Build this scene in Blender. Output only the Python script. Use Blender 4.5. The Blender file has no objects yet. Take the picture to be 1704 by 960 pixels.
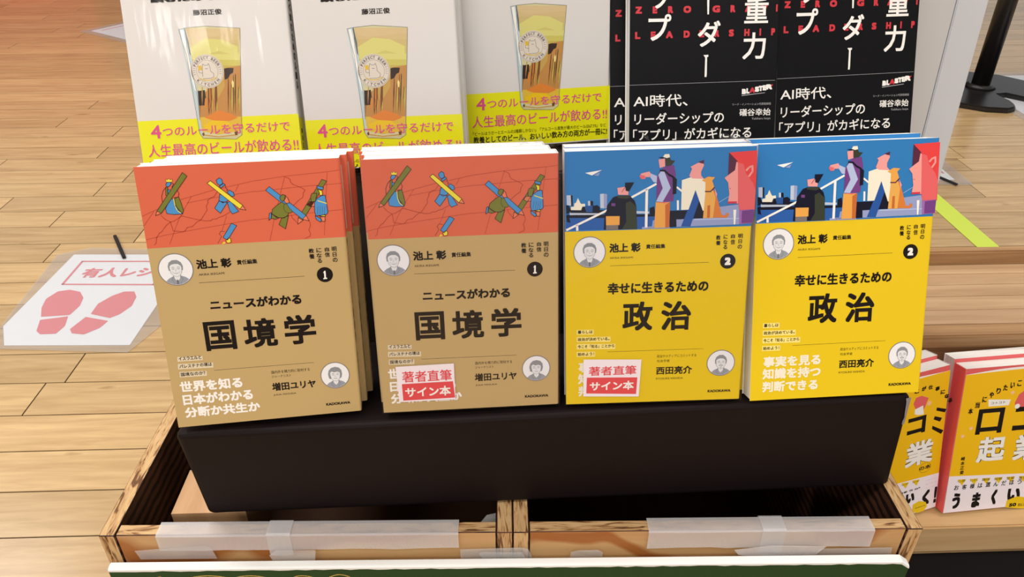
import bpy, bmesh, math, random
from mathutils import Vector, Matrix
random.seed(7)
SC=bpy.context.scene
COL=SC.collection
# ---------------------------------------------------------------- camera
PITCH=math.radians(32.26); YAW=math.radians(1.97)
fwd=Vector((math.sin(YAW)*math.cos(PITCH),math.cos(YAW)*math.cos(PITCH),-math.sin(PITCH)))
rgt=Vector((math.cos(YAW),-math.sin(YAW),0)); upv=rgt.cross(fwd)
cd=bpy.data.cameras.new('camera'); cam=bpy.data.objects.new('camera',cd); COL.objects.link(cam)
cam.matrix_world=Matrix(((rgt.x,upv.x,-fwd.x,0),(rgt.y,upv.y,-fwd.y,0),(rgt.z,upv.z,-fwd.z,.77),(0,0,0,1)))
cd.sensor_width=36; cd.lens=36*1280/1704; cd.clip_start=.01
SC.camera=cam
# ---------------------------------------------------------------- light
w=bpy.data.worlds.new('world'); SC.world=w; w.use_nodes=True
bg=w.node_tree.nodes['Background']; bg.inputs[0].default_value=(.95,.98,1,1); bg.inputs[1].default_value=.55
def area(x,y,z,sx,sy,p,rot=(0,0,0)):
    l=bpy.data.lights.new('ceiling_lamp','AREA'); l.shape='RECTANGLE'; l.size=sx; l.size_y=sy; l.energy=p; l.color=(1,.985,.96)
    o=bpy.data.objects.new('ceiling_lamp',l); COL.objects.link(o); o.location=(x,y,z); o.rotation_euler=rot
for ly in (-2.4,-.8,.9,2.6):
    for lx,pw in ((-2.6,17),(-.78,24),(1.1,12),(2.9,3)):
        area(lx,ly,2.7,.8,.3,pw)
for lx in (-1.95,-.45,.75,2.2): area(lx,-3.35,2.7,.5,.35,8)
vs=SC.view_settings; SC.display_settings.display_device='sRGB'
vs.view_transform='Standard'; vs.look='None'; vs.gamma=1; vs.use_curve_mapping=False; vs.exposure=0.0
# ---------------------------------------------------------------- materials
def lin(c):
    return tuple(((v/255)/12.92 if v/255<=.04045 else ((v/255+.055)/1.055)**2.4) for v in c)+(1,)
MATS={}
def mat(name,col=None,rough=.5,spec=.5,coat=0,setup=None,metal=0,alpha=1):
    if name in MATS: return MATS[name]
    m=bpy.data.materials.new(name); m.use_nodes=True; b=m.node_tree.nodes['Principled BSDF']
    if col is not None: b.inputs['Base Color'].default_value=lin(col)
    b.inputs['Roughness'].default_value=rough; b.inputs['Specular IOR Level'].default_value=spec
    b.inputs['Coat Weight'].default_value=coat; b.inputs['Metallic'].default_value=metal; b.inputs['Alpha'].default_value=alpha
    if setup: setup(m.node_tree,b)
    MATS[name]=m; return m
def nd(nt,t,**k):
    n=nt.nodes.new(t)
    for a,v in k.items():
        if a in n.inputs: n.inputs[a].default_value=v
        else: setattr(n,a,v)
    return n
def bump(nt,b,src,s=.2,d=.001):
    n=nt.nodes.new('ShaderNodeBump'); n.inputs['Strength'].default_value=s; n.inputs['Distance'].default_value=d
    nt.links.new(src,n.inputs['Height']); nt.links.new(n.outputs[0],b.inputs['Normal'])
def wood(name,c1,c2,scale,stretch,rough=.45,vary=.0,rand=True,bands=None,spec=.4,knots=0):
    """grain runs along the axis with the smallest stretch; colours only"""
    def s(nt,b):
        tc=nt.nodes.new('ShaderNodeNewGeometry'); oi=nt.nodes.new('ShaderNodeObjectInfo')
        add=nd(nt,'ShaderNodeVectorMath',operation='ADD'); mp=nd(nt,'ShaderNodeMapping'); mp.inputs['Scale'].default_value=stretch
        ml=nd(nt,'ShaderNodeMath',operation='MULTIPLY'); ml.inputs[1].default_value=37.3 if rand else 0
        nt.links.new(oi.outputs['Random'],ml.inputs[0]); nt.links.new(tc.outputs['Position'],add.inputs[0]); nt.links.new(ml.outputs[0],add.inputs[1])
        nt.links.new(add.outputs[0],mp.inputs[0])
        n=nd(nt,'ShaderNodeTexNoise'); n.inputs['Scale'].default_value=scale; n.inputs['Detail'].default_value=6; n.inputs['Distortion'].default_value=.6; n.inputs['Roughness'].default_value=.6
        nt.links.new(mp.outputs[0],n.inputs['Vector'])
        r=nt.nodes.new('ShaderNodeValToRGB'); r.color_ramp.elements[0].position=.32; r.color_ramp.elements[1].position=.68
        r.color_ramp.elements[0].color=lin(c2); r.color_ramp.elements[1].color=lin(c1)
        nt.links.new(n.outputs['Fac'],r.inputs[0]); out=r.outputs[0]
        if bands:
            wv=nd(nt,'ShaderNodeTexWave'); wv.bands_direction=bands[0]; wv.inputs['Scale'].default_value=bands[1]; wv.inputs['Distortion'].default_value=bands[2]; wv.inputs['Detail'].default_value=3; wv.inputs['Detail Scale'].default_value=bands[5] if len(bands)>5 else 2
            nt.links.new(add.outputs[0],wv.inputs['Vector'])
            r2=nt.nodes.new('ShaderNodeValToRGB'); r2.color_ramp.elements[0].position=bands[3]; r2.color_ramp.elements[1].position=min(1,bands[3]+.3)
            r2.color_ramp.elements[0].color=lin(bands[4]); r2.color_ramp.elements[1].color=(1,1,1,1)
            nt.links.new(wv.outputs['Fac'],r2.inputs[0])
            mx=nd(nt,'ShaderNodeMix',data_type='RGBA',blend_type='MULTIPLY'); mx.inputs[0].default_value=1
            nt.links.new(out,mx.inputs[6]); nt.links.new(r2.outputs[0],mx.inputs[7]); out=mx.outputs[2]
        if vary:
            h=nd(nt,'ShaderNodeHueSaturation'); mr=nd(nt,'ShaderNodeMapRange'); mr.inputs[3].default_value=1-vary; mr.inputs[4].default_value=1+vary*.6
            nt.links.new(oi.outputs['Random'],mr.inputs[0]); nt.links.new(mr.outputs[0],h.inputs['Value']); nt.links.new(out,h.inputs['Color']); out=h.outputs[0]
        if knots:
            k=nd(nt,'ShaderNodeTexNoise'); k.inputs['Scale'].default_value=9; k.inputs['Detail'].default_value=2
            mk=nd(nt,'ShaderNodeMapping'); mk.inputs['Scale'].default_value=(1,4,1); nt.links.new(add.outputs[0],mk.inputs[0]); nt.links.new(mk.outputs[0],k.inputs['Vector'])
            rk=nt.nodes.new('ShaderNodeValToRGB'); rk.color_ramp.elements[0].position=.22; rk.color_ramp.elements[1].position=.3; rk.color_ramp.elements[0].color=(.45,.36,.28,1); rk.color_ramp.elements[1].color=(1,1,1,1)
            nt.links.new(k.outputs['Fac'],rk.inputs[0]); mx=nd(nt,'ShaderNodeMix',data_type='RGBA',blend_type='MULTIPLY'); mx.inputs[0].default_value=.8
            nt.links.new(out,mx.inputs[6]); nt.links.new(rk.outputs[0],mx.inputs[7]); out=mx.outputs[2]
        nt.links.new(out,b.inputs['Base Color']); bump(nt,b,n.outputs['Fac'],.12,.0006)
    return mat(name,None,rough,spec,setup=s)
PAL=dict(ink=(30,24,22),gold=(192,165,112),coral=(216,104,74),lemon_bg=(230,198,14),blue_bg=(40,122,190),white=(245,243,238),
 gold_pale=(222,208,178),lemon_pale=(248,228,130),map_red=(176,62,40),ink_line=(66,28,30),olive=(118,122,44),blue=(74,146,208),lemon=(236,220,60),tip=(232,128,92),
 water=(32,90,170),navy=(24,24,42),sil=(190,202,222),sil2=(178,192,228),lilac=(148,160,204),cream=(240,236,216),cobalt=(30,80,150),cobalt2=(28,82,162),darkolive=(48,54,36),
 pink=(236,160,158),rose=(228,104,112),pinkr=(240,158,152),amber=(232,166,74),amber2=(230,172,82),rust=(196,104,44),rust2=(214,124,50),greybr=(120,112,108),purple=(112,58,132),mauve=(158,104,176),
 maroon=(84,26,56),red=(228,62,62),coralr=(226,98,100),crimson=(206,48,70),
 beer_rim=(212,208,160),beer_tan=(206,182,128),beer_green=(212,208,128),beer_green2=(196,186,98),beer_brown=(192,138,72),beer_gold=(222,186,60),beer_dark=(52,34,22),beer_umber=(118,72,32),beer_light=(240,220,140),beer_foam=(222,206,164),bg0=(214,190,140),bg1=(210,186,132),bg2=(206,184,122),bg3=(204,188,116),bg4=(206,196,112),bg5=(216,210,124),bg6=(204,194,96),bg7=(196,176,84),bg8=(198,162,82),bg9=(196,148,74),beer_orange=(222,132,50),glass_shade=(96,104,108),beer_disc=(222,212,198),beer_line=(104,96,92),glass_blue=(190,208,212),
 magenta=(222,78,140),band_yellow=(232,232,12),paper_grey=(222,219,216),black_cover=(15,15,18),red_ink=(208,50,62),greyline=(176,178,182),
 lemon2=(234,196,20),mustard=(244,192,16),peach=(250,196,160),portrait_ring=(128,124,122),portrait_bg=(236,238,242),hair=(140,144,150),hair2=(110,112,116),face=(226,229,233),suit=(150,155,166),sign_red=(222,96,112),sticker_pink=(226,72,80),sticker=(246,236,242),
 green=(20,62,26),gold_script=(196,166,84),spine_gray=(200,196,190))
def pm(c): return mat('print_'+c,PAL[c],.38,.12 if c in('black_cover','ink','navy') else .35)
def paper_setup(nt,b):
    tc=nt.nodes.new('ShaderNodeTexCoord'); mp=nd(nt,'ShaderNodeMapping'); mp.inputs['Scale'].default_value=(3,900,3)
    n=nd(nt,'ShaderNodeTexNoise'); n.inputs['Scale'].default_value=1.2; nt.links.new(tc.outputs['Object'],mp.inputs[0]); nt.links.new(mp.outputs[0],n.inputs['Vector'])
    r=nt.nodes.new('ShaderNodeValToRGB'); r.color_ramp.elements[0].color=lin((226,224,220)); r.color_ramp.elements[1].color=lin((250,249,246)); nt.links.new(n.outputs['Fac'],r.inputs[0]); nt.links.new(r.outputs[0],b.inputs['Base Color']); bump(nt,b,n.outputs['Fac'],.1,.0003)
PAPER=mat('page_edges',None,.7,.2,setup=paper_setup)
def plastic(name,gl,tint=(255,255,255),bs=.5,scale=(14,14,3),dist=.002,rough=.08,base=.0):
    m=bpy.data.materials.new(name); m.use_nodes=True; nt=m.node_tree; nt.nodes.clear()
    o=nt.nodes.new('ShaderNodeOutputMaterial'); t=nt.nodes.new('ShaderNodeBsdfTransparent'); t.inputs[0].default_value=lin(tint)
    g=nt.nodes.new('ShaderNodeBsdfGlossy'); g.inputs['Roughness'].default_value=rough
    tc=nt.nodes.new('ShaderNodeTexCoord'); mp=nd(nt,'ShaderNodeMapping'); mp.inputs['Scale'].default_value=scale; n=nd(nt,'ShaderNodeTexNoise'); n.inputs['Scale'].default_value=1; n.inputs['Detail'].default_value=3
    nt.links.new(tc.outputs['Object'],mp.inputs[0]); nt.links.new(mp.outputs[0],n.inputs['Vector'])
    bp=nt.nodes.new('ShaderNodeBump'); bp.inputs['Strength'].default_value=bs; bp.inputs['Distance'].default_value=dist; nt.links.new(n.outputs['Fac'],bp.inputs['Height']); nt.links.new(bp.outputs[0],g.inputs['Normal'])
    mx=nt.nodes.new('ShaderNodeMixShader'); mx.inputs[0].default_value=gl; nt.links.new(t.outputs[0],mx.inputs[1]); nt.links.new(g.outputs[0],mx.inputs[2]); out=mx.outputs[0]
    if base:
        d=nt.nodes.new('ShaderNodeBsdfDiffuse'); d.inputs[0].default_value=(.85,.85,.86,1); m2=nt.nodes.new('ShaderNodeMixShader'); m2.inputs[0].default_value=base; nt.links.new(out,m2.inputs[1]); nt.links.new(d.outputs[0],m2.inputs[2]); out=m2.outputs[0]
    nt.links.new(out,o.inputs[0]); MATS[name]=m; return m
# ---------------------------------------------------------------- helpers
def link(name,me,parent=None,loc=None,kind=None):
    o=bpy.data.objects.new(name,me); COL.objects.link(o)
    if parent is not None: o.parent=parent
    if loc is not None: o.location=loc
    if kind: o['kind']=kind
    return o
def tag(o,label,cat,group=None):
    o['label']=label; o['category']=cat
    if group: o['group']=group
    return o
def empty(name,label,cat,M=None,loc=None,rz=0,group=None):
    o=bpy.data.objects.new(name,None); COL.objects.link(o); o.empty_display_size=.02
    if M is not None: o.matrix_world=M
    else: o.location=loc; o.rotation_euler=(0,0,rz)
    return tag(o,label,cat,group)
def mesh(name,verts,faces,mats,idx=None,smooth=False):
    me=bpy.data.meshes.new(name); me.from_pydata(verts,[],faces)
    for m in (mats if isinstance(mats,(list,tuple)) else [mats]): me.materials.append(m)
    if idx:
        for p,i in zip(me.polygons,idx): p.material_index=i
    if smooth:
        for p in me.polygons: p.use_smooth=True
    me.update(); return me
def boxmesh(name,x0,x1,y0,y1,z0,z1,m,bev=0,seg=2):
    bm=bmesh.new(); v=[bm.verts.new((x,y,z)) for z in (z0,z1) for y in (y0,y1) for x in (x0,x1)]
    for f in ((0,2,3,1),(4,5,7,6),(0,1,5,4),(2,6,7,3),(0,4,6,2),(1,3,7,5)): bm.faces.new([v[i] for i in f])
    if bev: bmesh.ops.bevel(bm,geom=list(bm.edges),offset=bev,segments=seg,affect='EDGES')
    me=bpy.data.meshes.new(name); bm.to_mesh(me); bm.free(); me.materials.append(m); return me
def box(name,x0,x1,y0,y1,z0,z1,m,parent=None,bev=0,seg=2,kind=None):
    return link(name,boxmesh(name,x0,x1,y0,y1,z0,z1,m,bev,seg),parent,kind=kind)
def prism(name,pts,z0,z1,m,bev=0):
    bm=bmesh.new(); lo=[bm.verts.new((x,y,z0)) for x,y in pts]; hi=[bm.verts.new((x,y,z1)) for x,y in pts]
    bm.faces.new(lo[::-1]); top=bm.faces.new(hi); n=len(pts)
    for i in range(n): bm.faces.new((lo[i],lo[(i+1)%n],hi[(i+1)%n],hi[i]))
    bmesh.ops.recalc_face_normals(bm,faces=bm.faces)
    if bev: bmesh.ops.bevel(bm,geom=[e for e in bm.edges if all(v in hi for v in e.verts)],offset=bev,segments=2,affect='EDGES')
    me=bpy.data.meshes.new(name); bm.to_mesh(me); bm.free(); me.materials.append(m); return me
POSES={'front1': [-0.22596, 0.42357, 0.3892, 0.13638, 0.24331, -0.02094], 'front2': [-0.07985, 0.43515, 0.38861, 0.03385, 0.20737, 0.00698], 'front3': [0.05565, 0.4387, 0.38961, -0.01805, 0.24355, 0.02443], 'front4': [0.19219, 0.43362, 0.39324, 0.02588, 0.35015, 0.01396], 'beer1': [-0.28258, 0.59717, 0.51, 0.0009, 0.359, 0.03497], 'beer2': [-0.14808, 0.6037, 0.51, -0.09453, 0.28091, 0.06085], 'beer3': [-0.01704, 0.64303, 0.51, 0.16216, 0.17746, -0.0007], 'black1': [0.12446, 0.63124, 0.51, 0.02916, 0.34427, 0.00472], 'black2': [0.25675, 0.64008, 0.51, 0.0979, 0.33853, 8e-05], 'small_right': [0.53703, 0.61661, 0.05139, 0.08727, 0.24958, 0.0], 'small_left': [0.40847, 0.58898, 0.05139, 0.29671, 0.24958, 0.0]}
BANDV={'beer1': 43.49, 'beer2': 40.48, 'beer3': 48.0, 'black1': 58.0, 'black2': 59.44}
ART={
'gold':[
('T','author_name','ink',1,'池上 彰',29.32,117.12,52.11,123.85,0.25),
('T','small_print','ink',1,'責任編集',55.74,118.51,69.1,121.89,0.08),
('T','small_print','ink',1,'AKIRA IKEGAMI',29.86,112.39,46.66,114.03,0.03),
('L','small_print','ink',1,0.22,((29.27,107.47),(99.21,107.18))),
('T','series_line','ink',1,'明',119.6,123.64,122.86,127.12,0.08),
('T','series_line','ink',1,'日',119.85,119.9,122.58,122.97,0.08),
('T','series_line','ink',1,'の',119.57,115.94,122.93,119.11,0.08),
('T','series_line','ink',1,'自',114.87,123.94,117.81,126.89,0.08),
('T','series_line','ink',1,'信',114.58,120.0,117.95,123.38,0.08),
('T','series_line','ink',1,'に',109.2,123.52,112.56,126.88,0.08),
('T','series_line','ink',1,'な',109.01,119.8,112.48,123.05,0.08),
('T','series_line','ink',1,'る',109.13,116.05,112.3,119.22,0.08),
('T','series_line','ink',1,'教',103.95,123.4,107.52,126.76,0.08),
('T','series_line','ink',1,'養',103.95,119.35,107.54,122.93,0.08),
('C','volume_number','ink',1,113.29,107.35,5.5),
('P','volume_number','white',2,((112.18,108.62),(113.04,110.13),(113.97,110.09),(113.87,105.21),(114.59,104.95),(114.57,104.17),(111.98,104.07),(111.99,104.84),(112.73,105.15),(112.8,108.7))),
('F','portrait','man',15.75,117.91,14.6),
('T','subtitle','ink',1,'ニュースがわかる',34.12,87.24,95.43,94.68,0.3),
('T','title','ink',1,'国',27.41,57.06,48.27,78.83,0.62),
('T','title','ink',1,'境',53.63,56.92,76.23,78.67,0.62),
('T','title','ink',1,'学',81.46,56.94,103.2,79.04,0.62),
('P','caption_strip','gold_pale',1,((6.87,50.93),(23.8,50.65),(23.99,53.88),(7.1,54.52))),
('T','caption_strip','ink',2,'イスラエルと',7.88,51.6,22.98,54.47,0.06),
('P','caption_strip','gold_pale',1,((6.48,45.05),(30.17,44.39),(30.39,48.25),(6.76,49.26))),
('T','caption_strip','ink',2,'パレスチナの境は',7.5,45.72,29.37,48.61,0.06),
('P','caption_strip','gold_pale',1,((6.63,38.87),(24.95,38.48),(25.17,42.36),(6.9,43.1))),
('T','caption_strip','ink',2,'国境なのか？',7.64,39.54,24.15,42.44,0.06),
('L','small_print','ink',1,0.2,((30.38,42.2),(99.18,41.82))),
('T','small_print','ink',1,'国内外を精力的に取材する',68.94,35.61,95.84,38.05,0.03),
('T','small_print','ink',1,'ジャーナリスト',68.81,32.31,82.34,34.39,0.03),
('T','author_name','ink',1,'増田ユリヤ',68.2,22.1,98.93,28.51,0.18),
('T','small_print','ink',1,'JULIA MASUDA',68.48,17.99,84.42,19.6,0.03),
('F','portrait#2','woman',113.37,30.36,13.4),
('T','publisher_mark','ink',1,'KADOKAWA',104.79,6.51,122.29,8.65,0.12),
('T','slogan','white',1,'世界を知る',5.54,27.05,48.05,35.59,0.32),
('T','slogan','white',1,'日本がわかる',6.1,16.95,54.08,25.58,0.32),
('T','slogan','white',1,'分断か共生か',6.05,7.08,58.05,15.28,0.32),
('L','cover_illustration','map_red',2,0.24,((0.43,155.57),(9.77,159.5),(27.13,165.66),(46.54,170.41),(74.5,175.56))),
('L','cover_illustration','map_red',2,0.24,((0.19,139.61),(12.16,142.0),(35.99,145.24),(58.82,147.97),(71.49,149.27))),
('L','cover_illustration','map_red',2,0.24,((0.23,148.87),(7.94,158.25))),
('L','cover_illustration','map_red',2,0.24,((14.58,135.73),(20.07,146.93),(23.11,152.76),(32.83,167.09))),
('L','cover_illustration','map_red',2,0.24,((48.84,142.53),(53.2,152.6))),
('L','cover_illustration','map_red',2,0.24,((61.09,168.93),(63.6,173.53))),
('L','cover_illustration','map_red',2,0.24,((29.49,162.84),(45.89,165.39),(73.69,168.46))),
('L','cover_illustration','map_red',2,0.38,((11.94,155.6),(14.27,152.75),(17.29,150.74),(14.21,148.53),(13.54,147.67),(10.87,144.52),(9.36,143.72),(6.96,140.54),(6.15,136.94),(4.87,135.81))),
('L','cover_illustration','map_red',2,0.38,((17.29,150.74),(18.08,144.64),(24.05,143.62),(25.83,144.41),(27.23,146.44),(30.62,146.82),(33.79,149.64),(36.79,151.26),(41.53,157.58),(41.29,160.0),(42.71,162.3),(42.63,163.8),(44.78,165.46),(47.1,166.21),(49.45,169.34))),
('L','cover_illustration','map_red',2,0.38,((17.29,150.74),(19.57,151.19),(25.01,154.44),(34.03,151.44),(39.44,150.17),(42.79,150.13),(44.03,151.08),(46.85,151.2),(48.08,152.03),(50.97,152.75),(55.76,155.16))),
('L','cover_illustration','ink_line',3,0.32,((17.9,173.9),(15.94,171.67),(14.45,168.22),(14.37,164.68),(15.41,164.32))),
('L','cover_illustration','ink_line',3,0.32,((21.37,177.21),(23.08,175.82),(21.72,173.97),(22.39,172.16),(24.69,171.73),(25.44,169.32),(24.57,167.01),(21.81,166.88))),
('P','cover_illustration','olive',3,((17.9,173.9),(19.08,173.83),(18.4,167.98),(17.13,168.65))),
('L','cover_illustration','ink_line',4,0.36,((17.9,173.9),(19.08,173.83),(18.4,167.98),(17.13,168.65),(17.9,173.9))),
('P','cover_illustration','blue',3,((18.87,172.38),(20.76,171.85),(19.7,169.38),(18.53,168.86))),
('L','cover_illustration','ink_line',4,0.36,((18.87,172.38),(20.76,171.85),(19.7,169.38),(18.53,168.86),(18.87,172.38))),
('P','cover_illustration','blue',3,((20.05,166.1),(17.72,163.28),(15.58,159.85),(15.93,156.54),(20.21,155.66),(25.74,155.72),(22.56,160.59),(21.68,166.0))),
('L','cover_illustration','ink_line',4,0.36,((20.05,166.1),(17.72,163.28),(15.58,159.85),(15.93,156.54),(20.21,155.66),(25.74,155.72),(22.56,160.59),(21.68,166.0),(20.05,166.1))),
('P','cover_illustration','olive',3,((22.27,166.26),(24.88,167.28),(25.9,162.77),(26.6,157.94),(25.79,156.08),(23.59,158.14),(22.18,161.81))),
('L','cover_illustration','ink_line',4,0.36,((22.27,166.26),(24.88,167.28),(25.9,162.77),(26.6,157.94),(25.79,156.08),(23.59,158.14),(22.18,161.81),(22.27,166.26))),
('L','cover_illustration','lemon',5,0.5,((21.68,166.0),(21.83,161.24),(22.77,158.19),(24.74,156.44))),
('P','cover_illustration','blue',3,((18.15,175.65),(19.17,177.05),(21.37,177.21),(21.43,175.75),(19.86,174.26),(18.41,174.46))),
('L','cover_illustration','ink_line',4,0.36,((18.15,175.65),(19.17,177.05),(21.37,177.21),(21.43,175.75),(19.86,174.26),(18.41,174.46),(18.15,175.65))),
('P','cover_illustration','lemon',3,((18.7,179.42),(19.67,178.6),(20.64,179.71),(21.28,178.51),(22.74,179.18),(22.16,177.05),(18.83,177.36))),
('L','cover_illustration','ink_line',4,0.15,((18.7,179.42),(19.67,178.6),(20.64,179.71),(21.28,178.51),(22.74,179.18),(22.16,177.05),(18.83,177.36),(18.7,179.42))),
('P','cover_illustration','olive',6,((29.55,183.04),(32.05,180.57),(12.57,156.93),(10.07,158.53))),
('L','cover_illustration','ink_line',7,0.36,((29.55,183.04),(32.05,180.57),(12.57,156.93),(10.07,158.53),(29.55,183.04))),
('P','cover_illustration','tip',6,((10.07,158.53),(12.57,156.93),(8.76,155.63))),
('L','cover_illustration','ink_line',7,0.36,((10.07,158.53),(8.76,155.63),(12.57,156.93))),
('P','cover_illustration','blue',3,((49.87,177.0),(52.0,178.47),(53.41,177.39),(53.73,174.71),(51.65,173.53),(50.16,174.92))),
('L','cover_illustration','ink_line',4,0.36,((49.87,177.0),(52.0,178.47),(53.41,177.39),(53.73,174.71),(51.65,173.53),(50.16,174.92),(49.87,177.0))),
('P','cover_illustration','blue',3,((51.3,172.96),(54.28,174.68),(55.17,173.74),(52.14,171.73))),
('L','cover_illustration','ink_line',4,0.36,((51.3,172.96),(54.28,174.68),(55.17,173.74),(52.14,171.73),(51.3,172.96))),
('L','cover_illustration','ink_line',3,0.32,((55.09,173.15),(55.29,171.66),(56.24,170.29),(55.35,169.87))),
('P','cover_illustration','blue',3,((50.88,167.47),(56.05,166.55),(56.24,164.45),(55.02,162.73),(52.1,161.71),(49.8,163.35))),
('L','cover_illustration','ink_line',4,0.36,((50.88,167.47),(56.05,166.55),(56.24,164.45),(55.02,162.73),(52.1,161.71),(49.8,163.35),(50.88,167.47))),
('P','cover_illustration','blue',3,((55.76,168.66),(57.32,170.05),(59.63,168.42),(60.01,166.01),(58.18,165.7))),
('L','cover_illustration','ink_line',4,0.36,((55.76,168.66),(57.32,170.05),(59.63,168.42),(60.01,166.01),(58.18,165.7),(55.76,168.66))),
('P','cover_illustration','blue',3,((49.76,163.06),(54.91,161.84),(49.55,154.83),(46.38,158.47),(47.38,159.73))),
('L','cover_illustration','ink_line',4,0.36,((49.76,163.06),(54.91,161.84),(49.55,154.83),(46.38,158.47),(47.38,159.73),(49.76,163.06))),
('P','cover_illustration','blue',3,((54.91,161.84),(57.24,162.59),(61.41,155.4),(57.31,154.03),(55.87,156.06))),
('L','cover_illustration','ink_line',4,0.36,((54.91,161.84),(57.24,162.59),(61.41,155.4),(57.31,154.03),(55.87,156.06),(54.91,161.84))),
('P','cover_illustration','lemon',6,((43.97,175.29),(46.15,176.81),(64.43,159.43),(62.44,156.96),(52.7,166.46))),
('L','cover_illustration','ink_line',7,0.34,((43.97,175.29),(46.15,176.81),(64.43,159.43),(62.44,156.96),(52.7,166.46),(43.97,175.29))),
('P','cover_illustration','tip',6,((64.43,159.43),(62.44,156.96),(66.12,156.12))),
('L','cover_illustration','ink_line',7,0.34,((64.43,159.43),(66.12,156.12),(62.44,156.96))),
('P','cover_illustration','blue',3,((55.67,147.57),(58.85,145.83),(51.72,136.19),(49.14,138.22))),
('L','cover_illustration','ink_line',4,0.36,((55.67,147.57),(58.85,145.83),(51.72,136.19),(49.14,138.22),(55.67,147.57))),
('P','cover_illustration','lemon',3,((50.57,136.08),(52.47,137.68),(53.82,137.15),(53.78,134.5),(51.45,134.04))),
('L','cover_illustration','ink_line',4,0.36,((50.57,136.08),(52.47,137.68),(53.82,137.15),(53.78,134.5),(51.45,134.04),(50.57,136.08))),
('P','cover_illustration','lemon',3,((47.72,133.69),(49.36,135.43),(50.33,134.12))),
('L','cover_illustration','ink_line',3,0.2,((50.76,142.1),(48.28,142.57),(46.93,140.83),(48.1,138.9),(46.67,136.54),(45.28,134.48))),
('L','cover_illustration','map_red',2,0.24,((74.48,175.39),(93.25,177.44),(121.23,179.1),(129.6,179.94))),
('L','cover_illustration','map_red',2,0.24,((71.46,148.98),(106.05,151.61),(129.34,152.87))),
('L','cover_illustration','map_red',2,0.24,((79.23,134.28),(83.68,148.78),(93.47,176.83))),
('L','cover_illustration','map_red',2,0.24,((115.57,135.49),(117.43,149.64),(121.49,178.79))),
('L','cover_illustration','map_red',2,0.24,((73.66,168.17),(105.56,170.14),(130.85,170.87))),
('L','cover_illustration','map_red',2,0.38,((93.5,177.13),(95.94,176.09),(96.97,175.14),(97.07,173.34),(98.33,171.77),(102.67,169.72),(104.56,168.7),(105.86,167.42),(104.55,165.69),(103.97,162.71),(100.61,160.49),(97.46,157.65))),
('L','cover_illustration','map_red',2,0.38,((95.08,151.1),(95.69,148.6),(96.99,147.29),(99.03,144.69))),
('L','cover_illustration','map_red',2,0.38,((106.41,146.36),(107.01,144.77),(106.95,142.92),(105.62,139.91),(106.54,137.36),(105.96,135.53),(102.63,134.2))),
('P','cover_illustration','olive',3,((117.65,174.23),(120.56,172.86),(102.43,146.93),(99.56,148.84))),
('L','cover_illustration','ink_line',4,0.34,((117.65,174.23),(120.56,172.86),(102.43,146.93),(99.56,148.84),(117.65,174.23))),
('P','cover_illustration','tip',3,((102.43,146.93),(99.56,148.84),(98.72,144.4))),
('L','cover_illustration','ink_line',4,0.34,((102.43,146.93),(98.72,144.4),(99.56,148.84))),
('P','cover_illustration','tip',3,((106.04,157.41),(107.95,159.42),(112.01,159.78),(111.67,156.14),(108.21,156.06))),
('L','cover_illustration','ink_line',4,0.36,((106.04,157.41),(107.95,159.42),(112.01,159.78),(111.67,156.14),(108.21,156.06),(106.04,157.41))),
('P','cover_illustration','blue',5,((80.35,168.66),(82.98,171.01),(104.76,150.16),(102.21,147.68))),
('L','cover_illustration','ink_line',6,0.34,((80.35,168.66),(82.98,171.01),(104.76,150.16),(102.21,147.68),(80.35,168.66))),
('P','cover_illustration','tip',5,((104.76,150.16),(102.21,147.68),(106.41,146.36))),
('L','cover_illustration','ink_line',6,0.34,((104.76,150.16),(106.41,146.36),(102.21,147.68))),
('P','cover_illustration','olive',7,((82.66,152.51),(86.89,149.49),(84.53,148.73),(81.76,149.52))),
('L','cover_illustration','ink_line',8,0.36,((82.66,152.51),(86.89,149.49),(84.53,148.73),(81.76,149.52),(82.66,152.51))),
('P','cover_illustration','olive',7,((88.57,149.07),(93.19,150.61),(90.38,141.75),(86.41,144.92))),
('L','cover_illustration','ink_line',8,0.36,((88.57,149.07),(93.19,150.61),(90.38,141.75),(86.41,144.92),(88.57,149.07))),
('P','cover_illustration','blue',7,((80.99,152.93),(82.3,153.45),(81.76,149.52),(80.2,148.28))),
('L','cover_illustration','ink_line',8,0.36,((80.99,152.93),(82.3,153.45),(81.76,149.52),(80.2,148.28),(80.99,152.93))),
('P','cover_illustration','olive',7,((89.75,160.26),(86.7,158.33),(83.27,155.52),(82.66,152.51),(85.23,149.9),(90.3,149.26),(93.09,151.23),(93.9,153.62),(91.35,159.25))),
('L','cover_illustration','ink_line',8,0.36,((89.75,160.26),(86.7,158.33),(83.27,155.52),(82.66,152.51),(85.23,149.9),(90.3,149.26),(93.09,151.23),(93.9,153.62),(91.35,159.25),(89.75,160.26))),
('P','cover_illustration','olive',9,((91.29,158.65),(93.04,159.02),(93.93,156.66),(96.18,153.47),(94.63,152.35),(91.85,153.14),(90.69,155.65))),
('L','cover_illustration','ink_line',10,0.25,((91.29,158.65),(93.04,159.02),(93.93,156.66),(96.18,153.47),(94.63,152.35),(91.85,153.14),(90.69,155.65),(91.29,158.65))),
('P','cover_illustration','tip',7,((92.73,164.3),(94.09,162.59),(94.89,159.33),(92.49,159.3),(91.54,161.06))),
('L','cover_illustration','ink_line',8,0.36,((92.73,164.3),(94.09,162.59),(94.89,159.33),(92.49,159.3),(91.54,161.06),(92.73,164.3))),
('P','cover_illustration','olive',7,((88.97,163.63),(90.85,165.32),(92.76,164.6),(92.54,162.51),(90.63,160.51),(89.06,161.82))),
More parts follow.
